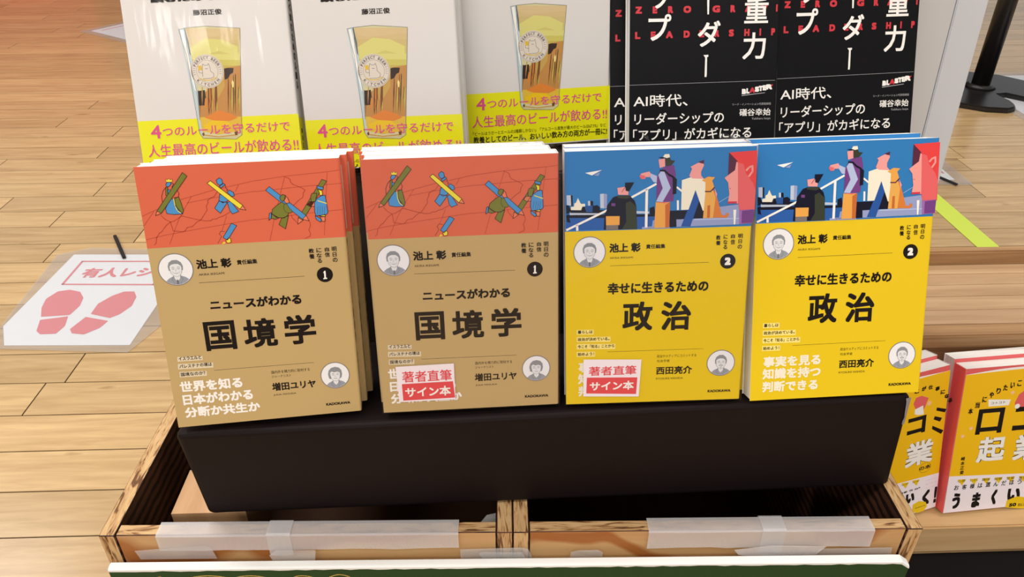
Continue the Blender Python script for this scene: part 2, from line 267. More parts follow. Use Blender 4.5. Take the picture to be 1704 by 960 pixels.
('L','cover_illustration','ink_line',8,0.36,((88.97,163.63),(90.85,165.32),(92.76,164.6),(92.54,162.51),(90.63,160.51),(89.06,161.82),(88.97,163.63))),
('P','cover_illustration','blue',7,((116.06,163.17),(118.66,163.32),(119.18,157.5),(119.44,151.36),(118.04,149.91),(111.34,149.55),(110.75,152.53),(111.21,158.61),(112.69,160.95))),
('L','cover_illustration','ink_line',8,0.36,((116.06,163.17),(118.66,163.32),(119.18,157.5),(119.44,151.36),(118.04,149.91),(111.34,149.55),(110.75,152.53),(111.21,158.61),(112.69,160.95),(116.06,163.17))),
('P','cover_illustration','lemon',9,((113.48,160.17),(119.34,157.98),(119.17,157.38),(113.43,159.57))),
('L','cover_illustration','ink_line',9,0.15,((113.27,156.04),(112.48,150.58))),
('L','cover_illustration','ink_line',9,0.15,((114.82,155.94),(114.03,150.48))),
('L','cover_illustration','ink_line',9,0.15,((116.26,155.85),(115.47,150.38))),
('L','cover_illustration','ink_line',9,0.15,((117.69,155.76),(116.91,150.29))),
('P','cover_illustration','blue',7,((113.83,170.07),(118.12,168.79),(117.64,167.19),(114.11,168.13))),
('L','cover_illustration','ink_line',8,0.36,((113.83,170.07),(118.12,168.79),(117.64,167.19),(114.11,168.13),(113.83,170.07))),
('P','cover_illustration','lemon',7,((114.15,167.4),(116.95,166.63),(117.09,163.72),(115.32,163.22),(115.14,165.65))),
('L','cover_illustration','ink_line',8,0.36,((114.15,167.4),(116.95,166.63),(117.09,163.72),(115.32,163.22),(115.14,165.65),(114.15,167.4))),
('P','cover_illustration','olive',7,((110.21,165.04),(113.36,165.03),(111.98,159.48),(109.11,159.53),(109.15,162.99))),
('L','cover_illustration','ink_line',8,0.36,((110.21,165.04),(113.36,165.03),(111.98,159.48),(109.11,159.53),(109.15,162.99),(110.21,165.04))),
('P','cover_illustration','blue',7,((110.77,149.58),(112.42,148.74),(114.85,146.73),(114.0,145.05),(111.39,146.95))),
('L','cover_illustration','ink_line',8,0.36,((110.77,149.58),(112.42,148.74),(114.85,146.73),(114.0,145.05),(111.39,146.95),(110.77,149.58))),
('P','cover_illustration','lemon',7,((113.34,149.29),(117.48,150.13),(117.35,148.72))),
('L','cover_illustration','ink_line',8,0.36,((113.34,149.29),(117.48,150.13),(117.35,148.72),(113.34,149.29))),
('P','cover_illustration','tip',7,((114.14,148.5),(117.23,148.67),(117.06,145.47),(115.02,145.48))),
('L','cover_illustration','ink_line',8,0.36,((114.14,148.5),(117.23,148.67),(117.06,145.47),(115.02,145.48),(114.14,148.5)))],
'lemon':[
('T','author_name','ink',1,'池上 彰',30.94,116.67,52.84,123.37,0.25),
('T','small_print','ink',1,'責任編集',56.67,118.63,70.08,121.88,0.08),
('T','small_print','ink',1,'AKIRA IKEGAMI',31.37,112.03,47.7,113.51,0.03),
('L','small_print','ink',1,0.22,((31.71,107.06),(101.19,107.38))),
('T','series_line','ink',1,'明',120.86,124.18,124.06,127.43,0.08),
('T','series_line','ink',1,'日',121.24,120.5,123.77,123.36,0.08),
('T','series_line','ink',1,'の',120.93,116.51,124.05,119.57,0.08),
('T','series_line','ink',1,'自',115.82,124.33,118.64,127.27,0.08),
('T','series_line','ink',1,'信',115.83,119.82,118.92,123.5,0.08),
('T','series_line','ink',1,'に',110.7,123.95,113.52,127.21,0.08),
('T','series_line','ink',1,'な',110.67,120.18,113.69,123.34,0.08),
('T','series_line','ink',1,'る',110.82,116.6,113.66,119.67,0.08),
('T','series_line','ink',1,'教',105.49,123.48,108.6,126.83,0.08),
('T','series_line','ink',1,'養',105.55,119.6,108.77,122.96,0.08),
('C','volume_number','ink',1,114.69,107.71,5.48),
('T','volume_number','white',2,'2',112.52,104.91,116.75,110.51,0.5),
('F','portrait','man',17.1,117.51,14.6),
('T','subtitle','ink',1,'幸せに生きるための',30.1,85.74,101.98,94.37,0.3),
('T','title','ink',1,'政',41.07,57.4,62.73,79.64,0.62),
('T','title','ink',1,'治',68.95,56.82,90.52,79.1,0.62),
('P','caption_strip','lemon_pale',1,((7.93,55.64),(20.29,55.46),(20.27,59.3),(7.93,59.47))),
('T','caption_strip','ink',2,'暮らしは',8.69,56.33,19.51,58.97,0.06),
('P','caption_strip','lemon_pale',1,((7.92,49.86),(32.61,49.26),(32.57,53.36),(7.93,53.96))),
('T','caption_strip','ink',2,'政治が決めている。',8.69,50.56,31.81,53.21,0.06),
('P','caption_strip','lemon_pale',1,((7.92,44.18),(36.18,43.44),(36.14,47.69),(7.92,48.41))),
('T','caption_strip','ink',2,'今こそ「知る」ことから',8.69,44.88,35.38,47.54,0.06),
('P','caption_strip','lemon_pale',1,((7.91,38.23),(21.46,38.0),(21.44,42.01),(7.92,42.24))),
('T','caption_strip','ink',2,'始めよう！',8.68,38.93,20.68,41.6,0.06),
('L','small_print','ink',1,0.2,((30.47,41.46),(100.67,41.58))),
('T','small_print','ink',1,'政治やメディアにコミットする',66.82,35.43,95.84,37.88,0.03),
('T','small_print','ink',1,'社会学者',66.9,31.76,76.29,33.96,0.03),
('T','author_name','ink',1,'西田亮介',66.58,21.91,93.16,28.33,0.18),
('T','small_print','ink',1,'RYOSUKE NISHIDA',66.67,17.82,86.64,19.43,0.03),
('F','portrait#2','young',114.17,29.72,13.4),
('T','publisher_mark','ink',1,'KADOKAWA',105.61,6.04,122.76,8.18,0.12),
('T','slogan','cream',1,'事実を見る',9.25,25.62,52.31,33.86,0.32),
('T','slogan','cream',1,'知識を持つ',8.89,16.25,52.82,24.53,0.32),
('T','slogan','cream',1,'判断できる',9.04,6.16,51.13,14.5,0.32),
('P','cover_illustration','water',1,((1.01,145.32),(72.33,142.7),(72.91,133.23),(0.63,133.76))),
('P','cover_illustration','navy',2,((0.91,144.58),(58.65,143.32),(62.47,143.15),(62.55,141.76),(23.95,141.78),(0.99,142.52))),
('P','cover_illustration','sil',2,((3.3,146.16),(23.79,145.22),(23.86,143.78),(3.37,144.28))),
('P','cover_illustration','sil',2,((49.01,145.95),(58.23,145.22),(57.99,143.85),(49.11,144.13))),
('P','cover_illustration','navy',2,((0.77,151.56),(2.78,151.47),(4.18,147.67),(3.0,145.86),(1.01,145.32))),
('P','cover_illustration','navy',2,((2.39,145.26),(3.9,138.94),(1.35,139.69),(1.1,142.82))),
('P','cover_illustration','sil',3,((1.14,158.36),(4.08,158.35),(4.36,151.09),(1.4,151.53))),
('P','cover_illustration','navy',3,((4.08,158.35),(5.34,158.05),(5.44,150.73),(4.37,150.9))),
('P','cover_illustration','navy',2,((3.84,148.31),(28.74,147.18),(28.86,144.8),(3.94,145.94))),
('P','cover_illustration','cream',4,((4.17,147.98),(4.09,150.17),(6.27,150.38),(6.5,152.54),(7.73,153.11),(8.98,156.28),(10.56,152.98),(11.23,152.02),(13.73,152.22),(14.0,150.34),(11.94,150.12),(11.73,147.64))),
('P','cover_illustration','sil',3,((15.86,153.98),(17.42,154.04),(17.58,150.49),(16.0,150.56))),
('P','cover_illustration','navy',3,((17.42,154.04),(19.32,153.83),(19.47,150.4),(17.58,150.49))),
('P','cover_illustration','cobalt',4,((14.11,150.65),(19.14,150.73),(19.03,146.06),(14.61,146.26))),
('P','cover_illustration','navy',4,((11.08,147.98),(11.95,149.81),(13.83,150.04),(14.63,145.95),(11.16,146.11))),
('P','cover_illustration','navy',4,((19.15,150.42),(22.28,150.9),(24.24,149.25),(23.75,146.03),(19.03,146.06))),
('P','cover_illustration','sil',4,((24.13,158.57),(26.63,158.77),(26.79,148.52),(24.39,148.75))),
('P','cover_illustration','lilac',4,((26.63,158.77),(28.97,158.36),(29.01,148.29),(26.79,148.52))),
('P','cover_illustration','navy',4,((58.4,147.71),(61.5,148.82),(62.5,142.52),(58.69,142.69))),
('P','cover_illustration','white',3,((13.9,173.31),(25.25,174.97),(18.54,171.52))),
('P','cover_illustration','lilac',4,((19.78,171.59),(24.07,173.49),(22.93,171.08))),
('L','cover_illustration','white',5,1.5,((1.25,134.05),(28.76,146.87))),
('L','cover_illustration','white',5,1.5,((45.05,155.16),(62.19,164.19))),
('L','cover_illustration','white',5,1.8,((56.1,160.56),(56.28,134.64))),
('L','cover_illustration','white',5,1.6,((8.38,137.17),(8.52,133.71))),
('P','cover_illustration','navy',6,((28.91,150.29),(33.04,156.01),(36.45,157.1),(44.32,157.06),(47.99,153.16),(49.14,149.38),(50.01,133.16),(26.86,133.36),(27.31,144.12),(28.74,147.18))),
('P','cover_illustration','darkolive',7,((41.77,151.58),(44.85,152.99),(48.83,149.39),(50.01,133.16),(39.53,133.4),(42.44,138.42))),
('P','cover_illustration','darkolive',7,((35.82,157.12),(44.32,157.06),(44.72,155.49),(42.24,154.67),(35.9,155.57))),
('P','cover_illustration','pink',8,((35.87,162.38),(41.18,163.08),(43.56,159.57),(43.36,157.28),(36.55,157.71))),
('P','cover_illustration','navy',9,((41.03,165.86),(47.31,165.9),(43.87,159.68),(41.64,160.27))),
('L','cover_illustration','navy',9,0.3,((41.15,163.7),(41.19,162.77),(38.97,159.46))),
('P','cover_illustration','amber',8,((28.31,142.95),(37.8,142.71),(37.79,136.44),(28.49,136.55))),
('P','cover_illustration','greybr',8,((28.49,136.55),(36.84,136.48),(36.88,133.14),(28.45,133.29))),
('P','cover_illustration','purple',8,((31.98,152.02),(34.7,151.77),(34.61,149.72),(31.95,149.96))),
('P','cover_illustration','sil2',6,((57.98,171.9),(63.14,169.52),(63.4,165.19),(60.54,165.63),(58.13,169.12))),
('P','cover_illustration','pink',7,((50.87,169.75),(52.01,171.85),(57.6,173.02),(58.66,170.95),(57.82,169.14),(54.98,169.26),(54.74,168.04),(52.23,167.84))),
('P','cover_illustration','rose',8,((50.87,169.75),(51.75,170.94),(54.62,170.08),(54.59,168.35),(52.23,167.84))),
('P','cover_illustration','lilac',3,((53.43,134.45),(60.41,134.76),(60.81,138.83),(62.68,139.37),(72.52,139.55),(72.93,132.92),(53.52,132.87))),
('P','cover_illustration','navy',5,((72.09,145.38),(96.16,145.09),(96.54,139.56),(77.11,139.1),(77.44,133.82),(72.53,133.71))),
('P','cover_illustration','lilac',4,((106.61,147.04),(120.52,148.43),(121.34,137.75),(95.61,138.25),(95.49,139.94),(107.8,140.05))),
('P','cover_illustration','lilac',6,((77.11,139.1),(120.55,139.13),(120.92,134.25),(77.44,133.82))),
('P','cover_illustration','sil2',7,((89.39,139.21),(120.57,138.8),(120.62,138.12),(89.46,138.2))),
('P','cover_illustration','sil2',3,((57.62,134.6),(61.84,134.54),(61.9,133.6),(57.69,133.25))),
('L','cover_illustration','white',5,1.2,((76.73,161.53),(79.94,158.93))),
('P','cover_illustration','white',5,((76.95,152.53),(78.32,152.46),(78.6,145.76),(77.25,145.68))),
('L','cover_illustration','sil2',5,0.3,((106.04,150.22),(112.91,154.26))),
('P','cover_illustration','purple',8,((64.55,172.98),(68.07,176.12),(74.08,176.85),(75.49,170.52),(74.61,151.96),(62.73,152.16),(62.76,169.09))),
('P','cover_illustration','navy',9,((68.98,172.12),(73.52,169.62),(76.37,167.18),(76.32,157.22),(73.85,156.67),(73.42,167.97))),
('L','cover_illustration','navy',9,1.2,((64.99,173.48),(67.91,173.16),(71.13,170.05),(73.56,168.96))),
('P','cover_illustration','sil2',10,((63.56,170.38),(65.23,172.81),(67.61,172.51),(72.34,161.39),(67.16,151.76),(62.59,152.17),(66.93,161.3))),
('P','cover_illustration','pink',9,((63.41,180.91),(67.74,181.51),(68.07,176.12),(64.42,175.15))),
('P','cover_illustration','darkolive',10,((67.71,182.04),(70.7,182.57),(71.86,180.23),(74.71,179.78),(72.08,176.6),(68.39,176.3))),
('P','cover_illustration','cream',11,((66.34,182.43),(67.57,184.34),(70.59,184.41),(71.06,182.23),(68.74,181.67))),
('P','cover_illustration','navy',12,((63.12,182.36),(66.34,182.56),(68.73,181.87),(65.72,181.6))),
('P','cover_illustration','amber',9,((62.42,151.71),(72.39,151.66),(68.99,149.54),(69.94,133.63),(61.9,133.6))),
('P','cover_illustration','rust',10,((68.99,149.54),(72.41,151.39),(72.33,133.72),(69.61,133.58))),
('P','cover_illustration','rose',10,((62.76,151.69),(72.39,151.66),(68.92,150.75))),
('P','cover_illustration','cream',8,((79.81,166.37),(86.44,168.4),(96.04,166.66),(97.54,144.9),(95.17,144.67),(89.42,159.31),(85.21,145.79),(80.11,145.69))),
('P','cover_illustration','cobalt2',7,((89.44,158.97),(92.59,152.49),(87.01,133.92),(80.5,134.09))),
('P','cover_illustration','navy',6,((90.14,158.61),(96.17,144.96),(95.52,139.47),(88.7,139.38))),
('P','cover_illustration','pink',9,((84.7,169.13),(86.41,174.01),(85.3,175.38),(90.2,177.8),(93.88,178.3),(94.38,175.98),(92.64,171.77),(92.82,169.11),(95.02,166.7),(86.84,167.39))),
('P','cover_illustration','maroon',10,((90.5,178.45),(94.33,179.73),(94.17,177.11),(91.91,177.6))),
('P','cover_illustration','amber',10,((93.39,165.78),(96.31,167.64),(97.62,168.24),(102.41,167.71),(100.53,165.47),(102.22,160.74),(99.71,157.85),(96.16,158.01),(95.99,164.47))),
('P','cover_illustration','amber2',9,((96.3,158.0),(101.68,158.77),(103.43,153.35),(102.38,139.29),(95.52,139.47))),
('P','cover_illustration','rust2',8,((101.64,159.43),(103.97,155.33),(108.39,141.38),(111.16,140.91),(111.03,142.6),(113.1,142.51),(113.25,140.48),(111.63,139.21),(102.35,139.63))),
('P','cover_illustration','rust',10,((98.2,148.23),(100.02,148.48),(100.29,139.72),(98.25,139.61))),
('L','cover_illustration','maroon',11,0.8,((96.16,158.08),(99.7,157.92),(102.23,160.61))),
('P','cover_illustration','pink',9,((102.25,160.41),(104.47,155.97),(103.75,153.67))),
('P','cover_illustration','red',8,((111.03,184.15),(129.97,185.0),(131.14,144.05),(120.53,143.86),(119.04,149.97),(116.22,178.01))),
('P','cover_illustration','maroon',9,((111.03,184.15),(116.88,178.32),(115.65,172.1),(111.14,168.98))),
('P','cover_illustration','pinkr',10,((108.9,167.09),(115.65,172.1),(116.25,177.68),(117.29,177.31),(119.11,148.96),(112.02,149.62),(112.81,155.61),(111.53,163.66))),
('P','cover_illustration','coralr',9,((116.95,177.32),(121.11,176.16),(123.3,169.78),(128.61,162.91),(130.75,157.48),(130.6,144.75),(120.48,144.53),(118.62,152.67))),
('L','cover_illustration','pinkr',11,1.3,((123.49,171.76),(125.04,173.68),(127.35,174.57),(127.63,170.92),(125.51,167.7))),
('P','cover_illustration','crimson',11,((112.15,150.62),(118.31,150.54),(118.41,149.2),(112.06,149.08))),
('P','cover_illustration','crimson',11,((112.62,159.95),(113.58,159.91),(113.23,159.06))),
('P','cover_illustration','mauve',9,((120.16,144.21),(130.6,144.75),(130.29,134.83),(120.91,134.38))),
('P','cover_illustration','purple',10,((122.25,143.78),(130.42,144.42),(130.27,135.17),(122.44,134.99))),
('P','cover_illustration','white',11,((116.22,144.72),(118.27,144.77),(118.16,134.37),(117.14,134.29)))],
'beer':[
('P','glass_illustration','beer_rim',1,((42.64,69.68),(48.2,70.49),(63.57,71.39),(91.06,68.63),(90.84,64.96),(82.86,-14.68),(78.0,-17.78),(51.26,-16.17),(48.97,-12.18),(46.43,48.92))),
('P','glass_illustration','bg0',2.0,((48.86,70.14),(91.02,68.32),(90.69,65.52),(48.49,67.36))),
('P','glass_illustration','bg0',2.05,((48.94,67.97),(90.76,66.15),(90.43,63.36),(48.57,65.18))),
('P','glass_illustration','bg1',2.1,((49.03,65.79),(90.51,63.99),(90.17,61.19),(48.66,63.0))),
('P','glass_illustration','bg1',2.15,((49.11,63.62),(90.25,61.82),(89.92,59.02),(48.74,60.82))),
('P','glass_illustration','bg2',2.2,((49.19,61.43),(89.99,59.65),(89.66,56.84),(48.83,58.63))),
('P','glass_illustration','bg2',2.25,((49.28,59.25),(89.73,57.47),(89.4,54.66),(48.91,56.45))),
('P','glass_illustration','bg3',2.3,((49.36,57.06),(89.48,55.29),(89.14,52.48),(48.99,54.25))),
('P','glass_illustration','bg3',2.35,((49.45,54.87),(89.22,53.11),(88.88,50.29),(49.08,52.06))),
('P','glass_illustration','bg4',2.4,((49.53,52.67),(88.96,50.93),(88.62,48.11),(49.16,49.86))),
('P','glass_illustration','bg5',2.45,((49.62,50.48),(88.7,48.74),(88.36,45.91),(49.25,47.66))),
('P','glass_illustration','bg5',2.5,((49.7,48.27),(88.44,46.55),(88.1,43.72),(49.33,45.45))),
('P','glass_illustration','bg6',2.55,((49.79,46.07),(88.18,44.36),(87.84,41.52),(49.42,43.24))),
('P','glass_illustration','bg6',2.6,((49.88,43.86),(87.92,42.16),(87.58,39.32),(49.5,41.03))),
('P','glass_illustration','bg7',2.65,((49.96,41.65),(87.66,39.96),(87.32,37.12),(49.59,38.81))),
('P','glass_illustration','bg7',2.7,((50.05,39.44),(87.39,37.76),(87.06,34.91),(49.67,36.6))),
('P','glass_illustration','bg8',2.75,((50.13,37.22),(87.13,35.55),(86.79,32.7),(49.76,34.37))),
('P','glass_illustration','bg8',2.8,((50.22,35.0),(86.87,33.34),(86.53,30.49),(49.85,32.15))),
('P','glass_illustration','bg9',2.85,((50.3,32.77),(86.61,31.13),(86.27,28.27),(49.93,29.92))),
('P','glass_illustration','bg5',3,((47.13,54.19),(62.36,61.98),(76.38,60.31),(87.74,54.52),(86.85,47.12),(72.06,52.03),(58.43,48.38),(48.19,45.64))),
('P','glass_illustration','bg0',3,((50.15,68.83),(67.64,69.12),(88.18,67.39),(84.51,64.18),(60.26,62.6),(50.69,64.6))),
('P','glass_illustration','beer_brown',3,((49.42,23.04),(57.07,20.52),(68.89,26.47),(73.14,29.51),(75.35,38.55),(88.01,40.12),(83.88,-0.37),(49.52,0.69))),
('P','glass_illustration','bg8',4,((60.78,23.6),(69.16,28.62),(74.08,32.7),(73.58,24.1),(67.55,15.7),(63.97,13.69))),
('P','glass_illustration','beer_gold',4,((49.56,1.02),(83.92,-0.04),(83.43,-6.96),(79.64,-13.42),(51.64,-13.19),(50.12,-7.59))),
('P','glass_illustration','beer_orange',5,((54.5,0.46),(66.34,5.93),(77.03,2.15),(81.14,-0.79),(74.15,-3.21),(60.88,-2.04))),
('P','glass_illustration','lemon2',5,((52.62,-5.5),(60.88,-2.04),(71.92,-3.11),(75.97,-6.61),(64.44,-9.37),(54.43,-8.9))),
('P','glass_illustration','beer_dark',5,((49.98,21.39),(57.27,22.14),(57.4,16.16),(56.09,10.24),(51.29,10.13),(50.45,16.48))),
('P','glass_illustration','beer_dark',5,((74.74,38.04),(77.56,38.56),(82.48,38.23),(81.48,34.52),(79.16,33.55),(77.12,30.41),(74.24,29.46))),
('P','glass_illustration','beer_umber',5.0,((52.77,16.93),(52.92,16.22),(52.14,9.34),(50.95,1.74),(51.65,9.36))),
('P','glass_illustration','beer_umber',5.06,((59.38,24.76),(59.78,24.2),(58.99,16.37),(57.52,7.99),(58.05,16.42))),
('P','glass_illustration','beer_umber',5.12,((81.52,33.75),(81.8,32.51),(80.23,17.92),(77.94,1.98),(79.37,17.96))),
('P','glass_illustration','beer_umber',5.18,((62.41,28.99),(62.85,27.66),(61.95,18.53),(60.11,8.07),(60.76,18.59))),
('P','glass_illustration','beer_orange',5.24,((56.83,16.02),(57.54,15.55),(57.3,11.08),(56.02,6.2),(55.76,11.15))),
('P','glass_illustration','beer_umber',5.3,((80.87,22.36),(81.05,21.8),(80.15,13.38),(78.85,4.38),(79.65,13.4))),
('P','glass_illustration','bg9',5.36,((60.05,29.17),(60.48,28.28),(59.08,15.48),(56.87,1.73),(58.01,15.53))),
('P','glass_illustration','bg9',5.42,((84.13,29.88),(84.63,27.92),(83.69,17.37),(81.56,4.84),(82.22,17.44))),
('P','glass_illustration','bg7',5.48,((61.97,15.03),(62.33,13.27),(62.17,9.97),(61.04,4.96),(61.0,10.02))),
('P','glass_illustration','bg9',5.54,((59.24,12.43),(59.46,12.14),(59.06,8.15),(58.3,3.89),(58.55,8.18))),
('P','glass_illustration','beer_umber',5.6,((78.99,26.98),(79.51,25.23),(78.56,14.68),(76.44,2.37),(77.09,14.75))),
('P','glass_illustration','bg9',5.66,((79.24,22.8),(79.93,22.65),(79.0,12.41),(77.14,2.02),(77.59,12.48))),
('P','glass_illustration','bg7',5.72,((83.79,20.77),(83.91,19.47),(83.23,12.76),(82.04,4.73),(82.68,12.78))),
('P','glass_illustration','beer_umber',5.78,((62.87,28.52),(63.36,26.69),(62.24,15.28),(59.94,2.01),(60.79,15.35))),
('P','glass_illustration','beer_orange',5.84,((61.17,22.92),(61.84,22.69),(60.91,13.0),(59.06,3.08),(59.52,13.06))),
('P','glass_illustration','bg7',5.9,((82.23,29.48),(82.47,27.56),(81.3,16.04),(79.27,2.54),(80.35,16.08))),
('P','glass_illustration','beer_umber',5.96,((76.99,30.48),(77.48,29.39),(76.47,18.97),(74.54,7.44),(75.25,19.03))),
('P','glass_illustration','bg7',6.02,((60.24,18.19),(60.37,16.87),(60.05,13.34),(59.19,8.52),(59.47,13.37))),
('P','glass_illustration','bg7',6.08,((79.0,23.56),(79.55,23.42),(78.42,11.95),(76.52,0.32),(77.27,12.0))),
('P','glass_illustration','bg9',6.14,((65.62,12.6),(65.97,11.62),(65.82,8.76),(64.94,4.96),(64.87,8.8))),
('P','glass_illustration','bg9',6.2,((82.9,29.14),(83.45,28.73),(82.22,16.29),(80.17,3.4),(81.03,16.35))),
('P','glass_illustration','beer_umber',6.26,((66.4,28.41),(66.94,26.97),(65.9,16.13),(63.74,3.83),(64.46,16.19))),
('P','glass_illustration','beer_umber',6.32,((59.65,15.39),(60.35,14.96),(59.92,9.01),(58.47,2.69),(58.42,9.08))),
('P','glass_illustration','beer_umber',6.38,((66.93,26.64),(67.48,25.28),(66.62,15.92),(64.67,5.2),(65.19,15.99))),
('P','glass_illustration','beer_umber',6.44,((75.96,21.44),(76.16,19.82),(75.41,12.15),(73.93,2.85),(74.61,12.19))),
('P','glass_illustration','bg9',6.5,((83.49,19.84),(83.96,19.79),(83.33,12.81),(82.09,5.81),(82.39,12.86))),
('P','glass_illustration','bg9',6.56,((63.57,22.53),(63.8,22.37),(62.9,14.33),(61.65,6.12),(62.4,14.35))),
('P','glass_illustration','bg7',6.62,((65.84,13.08),(66.08,11.05),(65.91,7.94),(64.85,2.83),(64.92,7.99))),
('P','glass_illustration','bg9',6.68,((55.76,27.87),(56.02,26.39),(55.21,18.64),(53.64,9.4),(54.32,18.68))),
('P','glass_illustration','beer_dark',6.74,((84.64,23.57),(85.35,23.27),(84.7,15.11),(83.06,6.68),(83.21,15.18))),
('P','glass_illustration','bg7',6.8,((85.11,23.89),(85.67,22.31),(84.93,13.36),(83.04,2.84),(83.43,13.43))),
('P','glass_illustration','beer_dark',6.86,((83.09,33.94),(83.49,33.12),(81.86,17.73),(79.47,1.39),(80.87,17.77))),
('P','glass_illustration','beer_orange',6.92,((59.7,14.27),(59.88,12.12),(59.86,10.49),(59.01,6.75),(58.98,10.53))),
('P','glass_illustration','beer_umber',6.98,((60.74,27.21),(61.36,26.68),(60.14,14.8),(57.98,2.36),(58.79,14.86))),
('P','glass_illustration','beer_light',8,((79.48,27.07),(80.51,29.18),(81.35,26.98),(80.68,23.23),(79.36,23.29))),
('P','glass_illustration','beer_rim',6,((51.99,-10.44),(63.92,-13.56),(79.84,-11.76),(79.38,-15.62),(63.55,-16.53),(51.43,-14.84))),
('P','glass_illustration','bg9',7,((52.78,-13.03),(63.76,-14.88),(78.45,-14.03),(78.34,-14.91),(63.65,-15.76),(52.67,-13.91))),
('P','glass_illustration','beer_umber',7,((50.64,-12.26),(52.59,-11.02),(52.72,-13.47),(51.5,-14.29))),
('P','glass_illustration','beer_umber',7,((76.98,-12.18),(79.9,-11.21),(79.26,-14.73),(77.45,-14.87))),
('P','glass_illustration','glass_blue',6,((42.64,69.68),(47.94,70.18),(49.45,59.38),(51.56,20.77),(50.55,0.09),(51.5,-14.29),(49.44,-12.87),(44.92,45.79))),
('P','glass_illustration','white',7,((43.87,69.1),(45.88,69.43),(48.08,53.09),(50.46,20.82),(49.35,22.5),(45.56,48.95))),
('P','glass_illustration','glass_shade',8,((47.04,70.01),(47.94,70.18),(49.45,59.38),(49.7,48.77),(48.67,50.94),(47.96,60.5))),
('L','glass_illustration','beer_line',8.5,0.26,((42.64,69.68),(48.2,70.49),(63.57,71.39),(91.06,68.63))),
('L','glass_illustration','beer_line',8.5,0.26,((91.06,68.63),(82.86,-14.68))),
('L','glass_illustration','beer_line',8.5,0.26,((42.64,69.68),(46.43,48.92),(48.97,-12.18))),
('L','glass_illustration','beer_line',8.5,0.26,((47.94,70.18),(47.48,55.24),(51.0,16.46),(50.41,-1.0))),
('L','glass_illustration','beer_line',8.5,0.26,((48.97,-12.18),(51.29,-15.95),(78.0,-17.78),(82.86,-14.68))),
('B','glass_emblem',61.15,36.59,13.2),
('T','author_name','ink',1,'藤沼正俊',55.45,79.65,78.13,84.02,0.12),
('T','title','ink',1,'飲むためのルール',23.06,90.34,106.71,97.45,0.7),
('T','band_lettering','magenta',8,'4',9.59,-14.34,17.87,-3.71,0.2),
('T','band_lettering','magenta',8,'つのルールを守るだけで',19.14,-13.27,122.55,-5.2,0.06),
('T','band_lettering','magenta',8,'人生最高のビールが飲める!!',5.35,-29.31,128.01,-19.16,0.06),
('T','band_lettering','ink',8,'「ビールはラガーとエールの2種類しかない」「アルコール度数が最大のビールは67.5%」など',5.41,-36.18,127.12,-32.76,0.03),
('T','band_lettering','ink',8,'教養としてのビール、おいしい飲み方の両方が一冊に!',5.48,-43.1,128.25,-37.07,0.1)],
'black':[
('T','english_title','red_ink',2,'Z',4.73,57.92,10.3,63.59,0.45),
('T','english_title','red_ink',2,'E',19.47,57.86,23.41,63.56,0.45),
('T','english_title','red_ink',2,'R',32.63,57.81,37.09,63.51,0.45),
('T','english_title','red_ink',2,'O',45.95,57.75,52.55,63.42,0.45),
('T','english_title','red_ink',2,'G',70.93,57.65,77.5,63.33,0.45),
('T','english_title','red_ink',2,'R',86.5,57.59,90.76,63.32,0.45),
('T','english_title','red_ink',2,'A',99.13,57.54,105.0,63.24,0.45),
('T','english_title','red_ink',2,'V',113.0,57.48,118.59,63.2,0.45),
('T','english_title','red_ink',2,'I',126.09,57.43,127.44,63.23,0.45),
('T','english_title','red_ink',2,'L',4.65,37.42,9.17,43.18,0.45),
('T','english_title','red_ink',2,'E',18.13,37.5,22.37,43.27,0.45),
('T','english_title','red_ink',2,'A',31.24,37.57,37.22,43.31,0.45),
('T','english_title','red_ink',2,'D',46.54,37.66,51.83,43.42,0.45),
('T','english_title','red_ink',2,'E',60.12,37.73,64.3,43.52,0.45),
('T','english_title','red_ink',2,'R',73.31,37.81,77.48,43.6,0.45),
('T','english_title','red_ink',2,'S',85.85,37.88,90.14,43.68,0.45),
('T','english_title','red_ink',2,'H',99.24,37.96,103.78,43.75,0.45),
('T','english_title','red_ink',2,'I',112.51,38.03,113.89,43.9,0.45),
('T','english_title','red_ink',2,'P',122.8,38.09,126.08,43.92,0.45),
('T','title','white',4,'プ',16.0,35.66,35.6,57.09,0.35),
('T','title','white',4,'ッ',19.42,61.67,32.57,75.93,0.35),
('T','title','white',4,'ダ',58.83,29.9,78.32,50.97,0.35),
('T','title','white',4,'重',98.82,48.28,119.56,68.66,0.35),
('T','title','white',4,'力',98.36,18.71,118.42,40.74,0.35),
('P','title','white',4,((65.81,75.36),(67.96,75.32),(67.99,56.23),(66.64,56.26))),
('P','title','white',4,((64.21,23.08),(68.44,23.25),(68.49,21.7),(67.41,21.2),(67.53,7.69),(67.34,4.82),(65.69,4.86),(65.77,20.98))),
('L','band_lettering','greyline',1,0.25,((0.21,-0.53),(128.07,0.65))),
('T','band_lettering','white',2,'AI時代、',3.77,-19.15,51.34,-8.87,0.1),
('T','band_lettering','white',2,'リーダーシップの',4.59,-34.32,83.89,-24.47,0.12),
('T','band_lettering','white',2,'「アプリ」がカギになる',3.6,-47.97,108.92,-38.03,0.12),
('T','band_lettering','greyline',2,'リード・イノベーション代表取締役',91.13,-20.04,125.48,-17.91,0.02),
('T','band_lettering','white',2,'礒谷幸始',97.6,-29.02,125.45,-22.86,0.08),
('T','band_lettering','greyline',2,'Yukiharu Isoya',108.68,-32.93,125.54,-30.51,0.02),
('T','emblem_lettering','white',2,'B',99.1,-10.41,102.81,-6.01,0.45),
('T','emblem_lettering','white',2,'L',102.98,-9.98,105.85,-5.55,0.45),
('T','emblem_lettering','red_ink',2,'A',106.01,-9.39,110.69,-5.01,0.45),
('T','emblem_lettering','white',2,'S',110.57,-8.71,114.41,-4.3,0.45),
('T','emblem_lettering','white',2,'T',114.02,-8.13,117.58,-3.72,0.45),
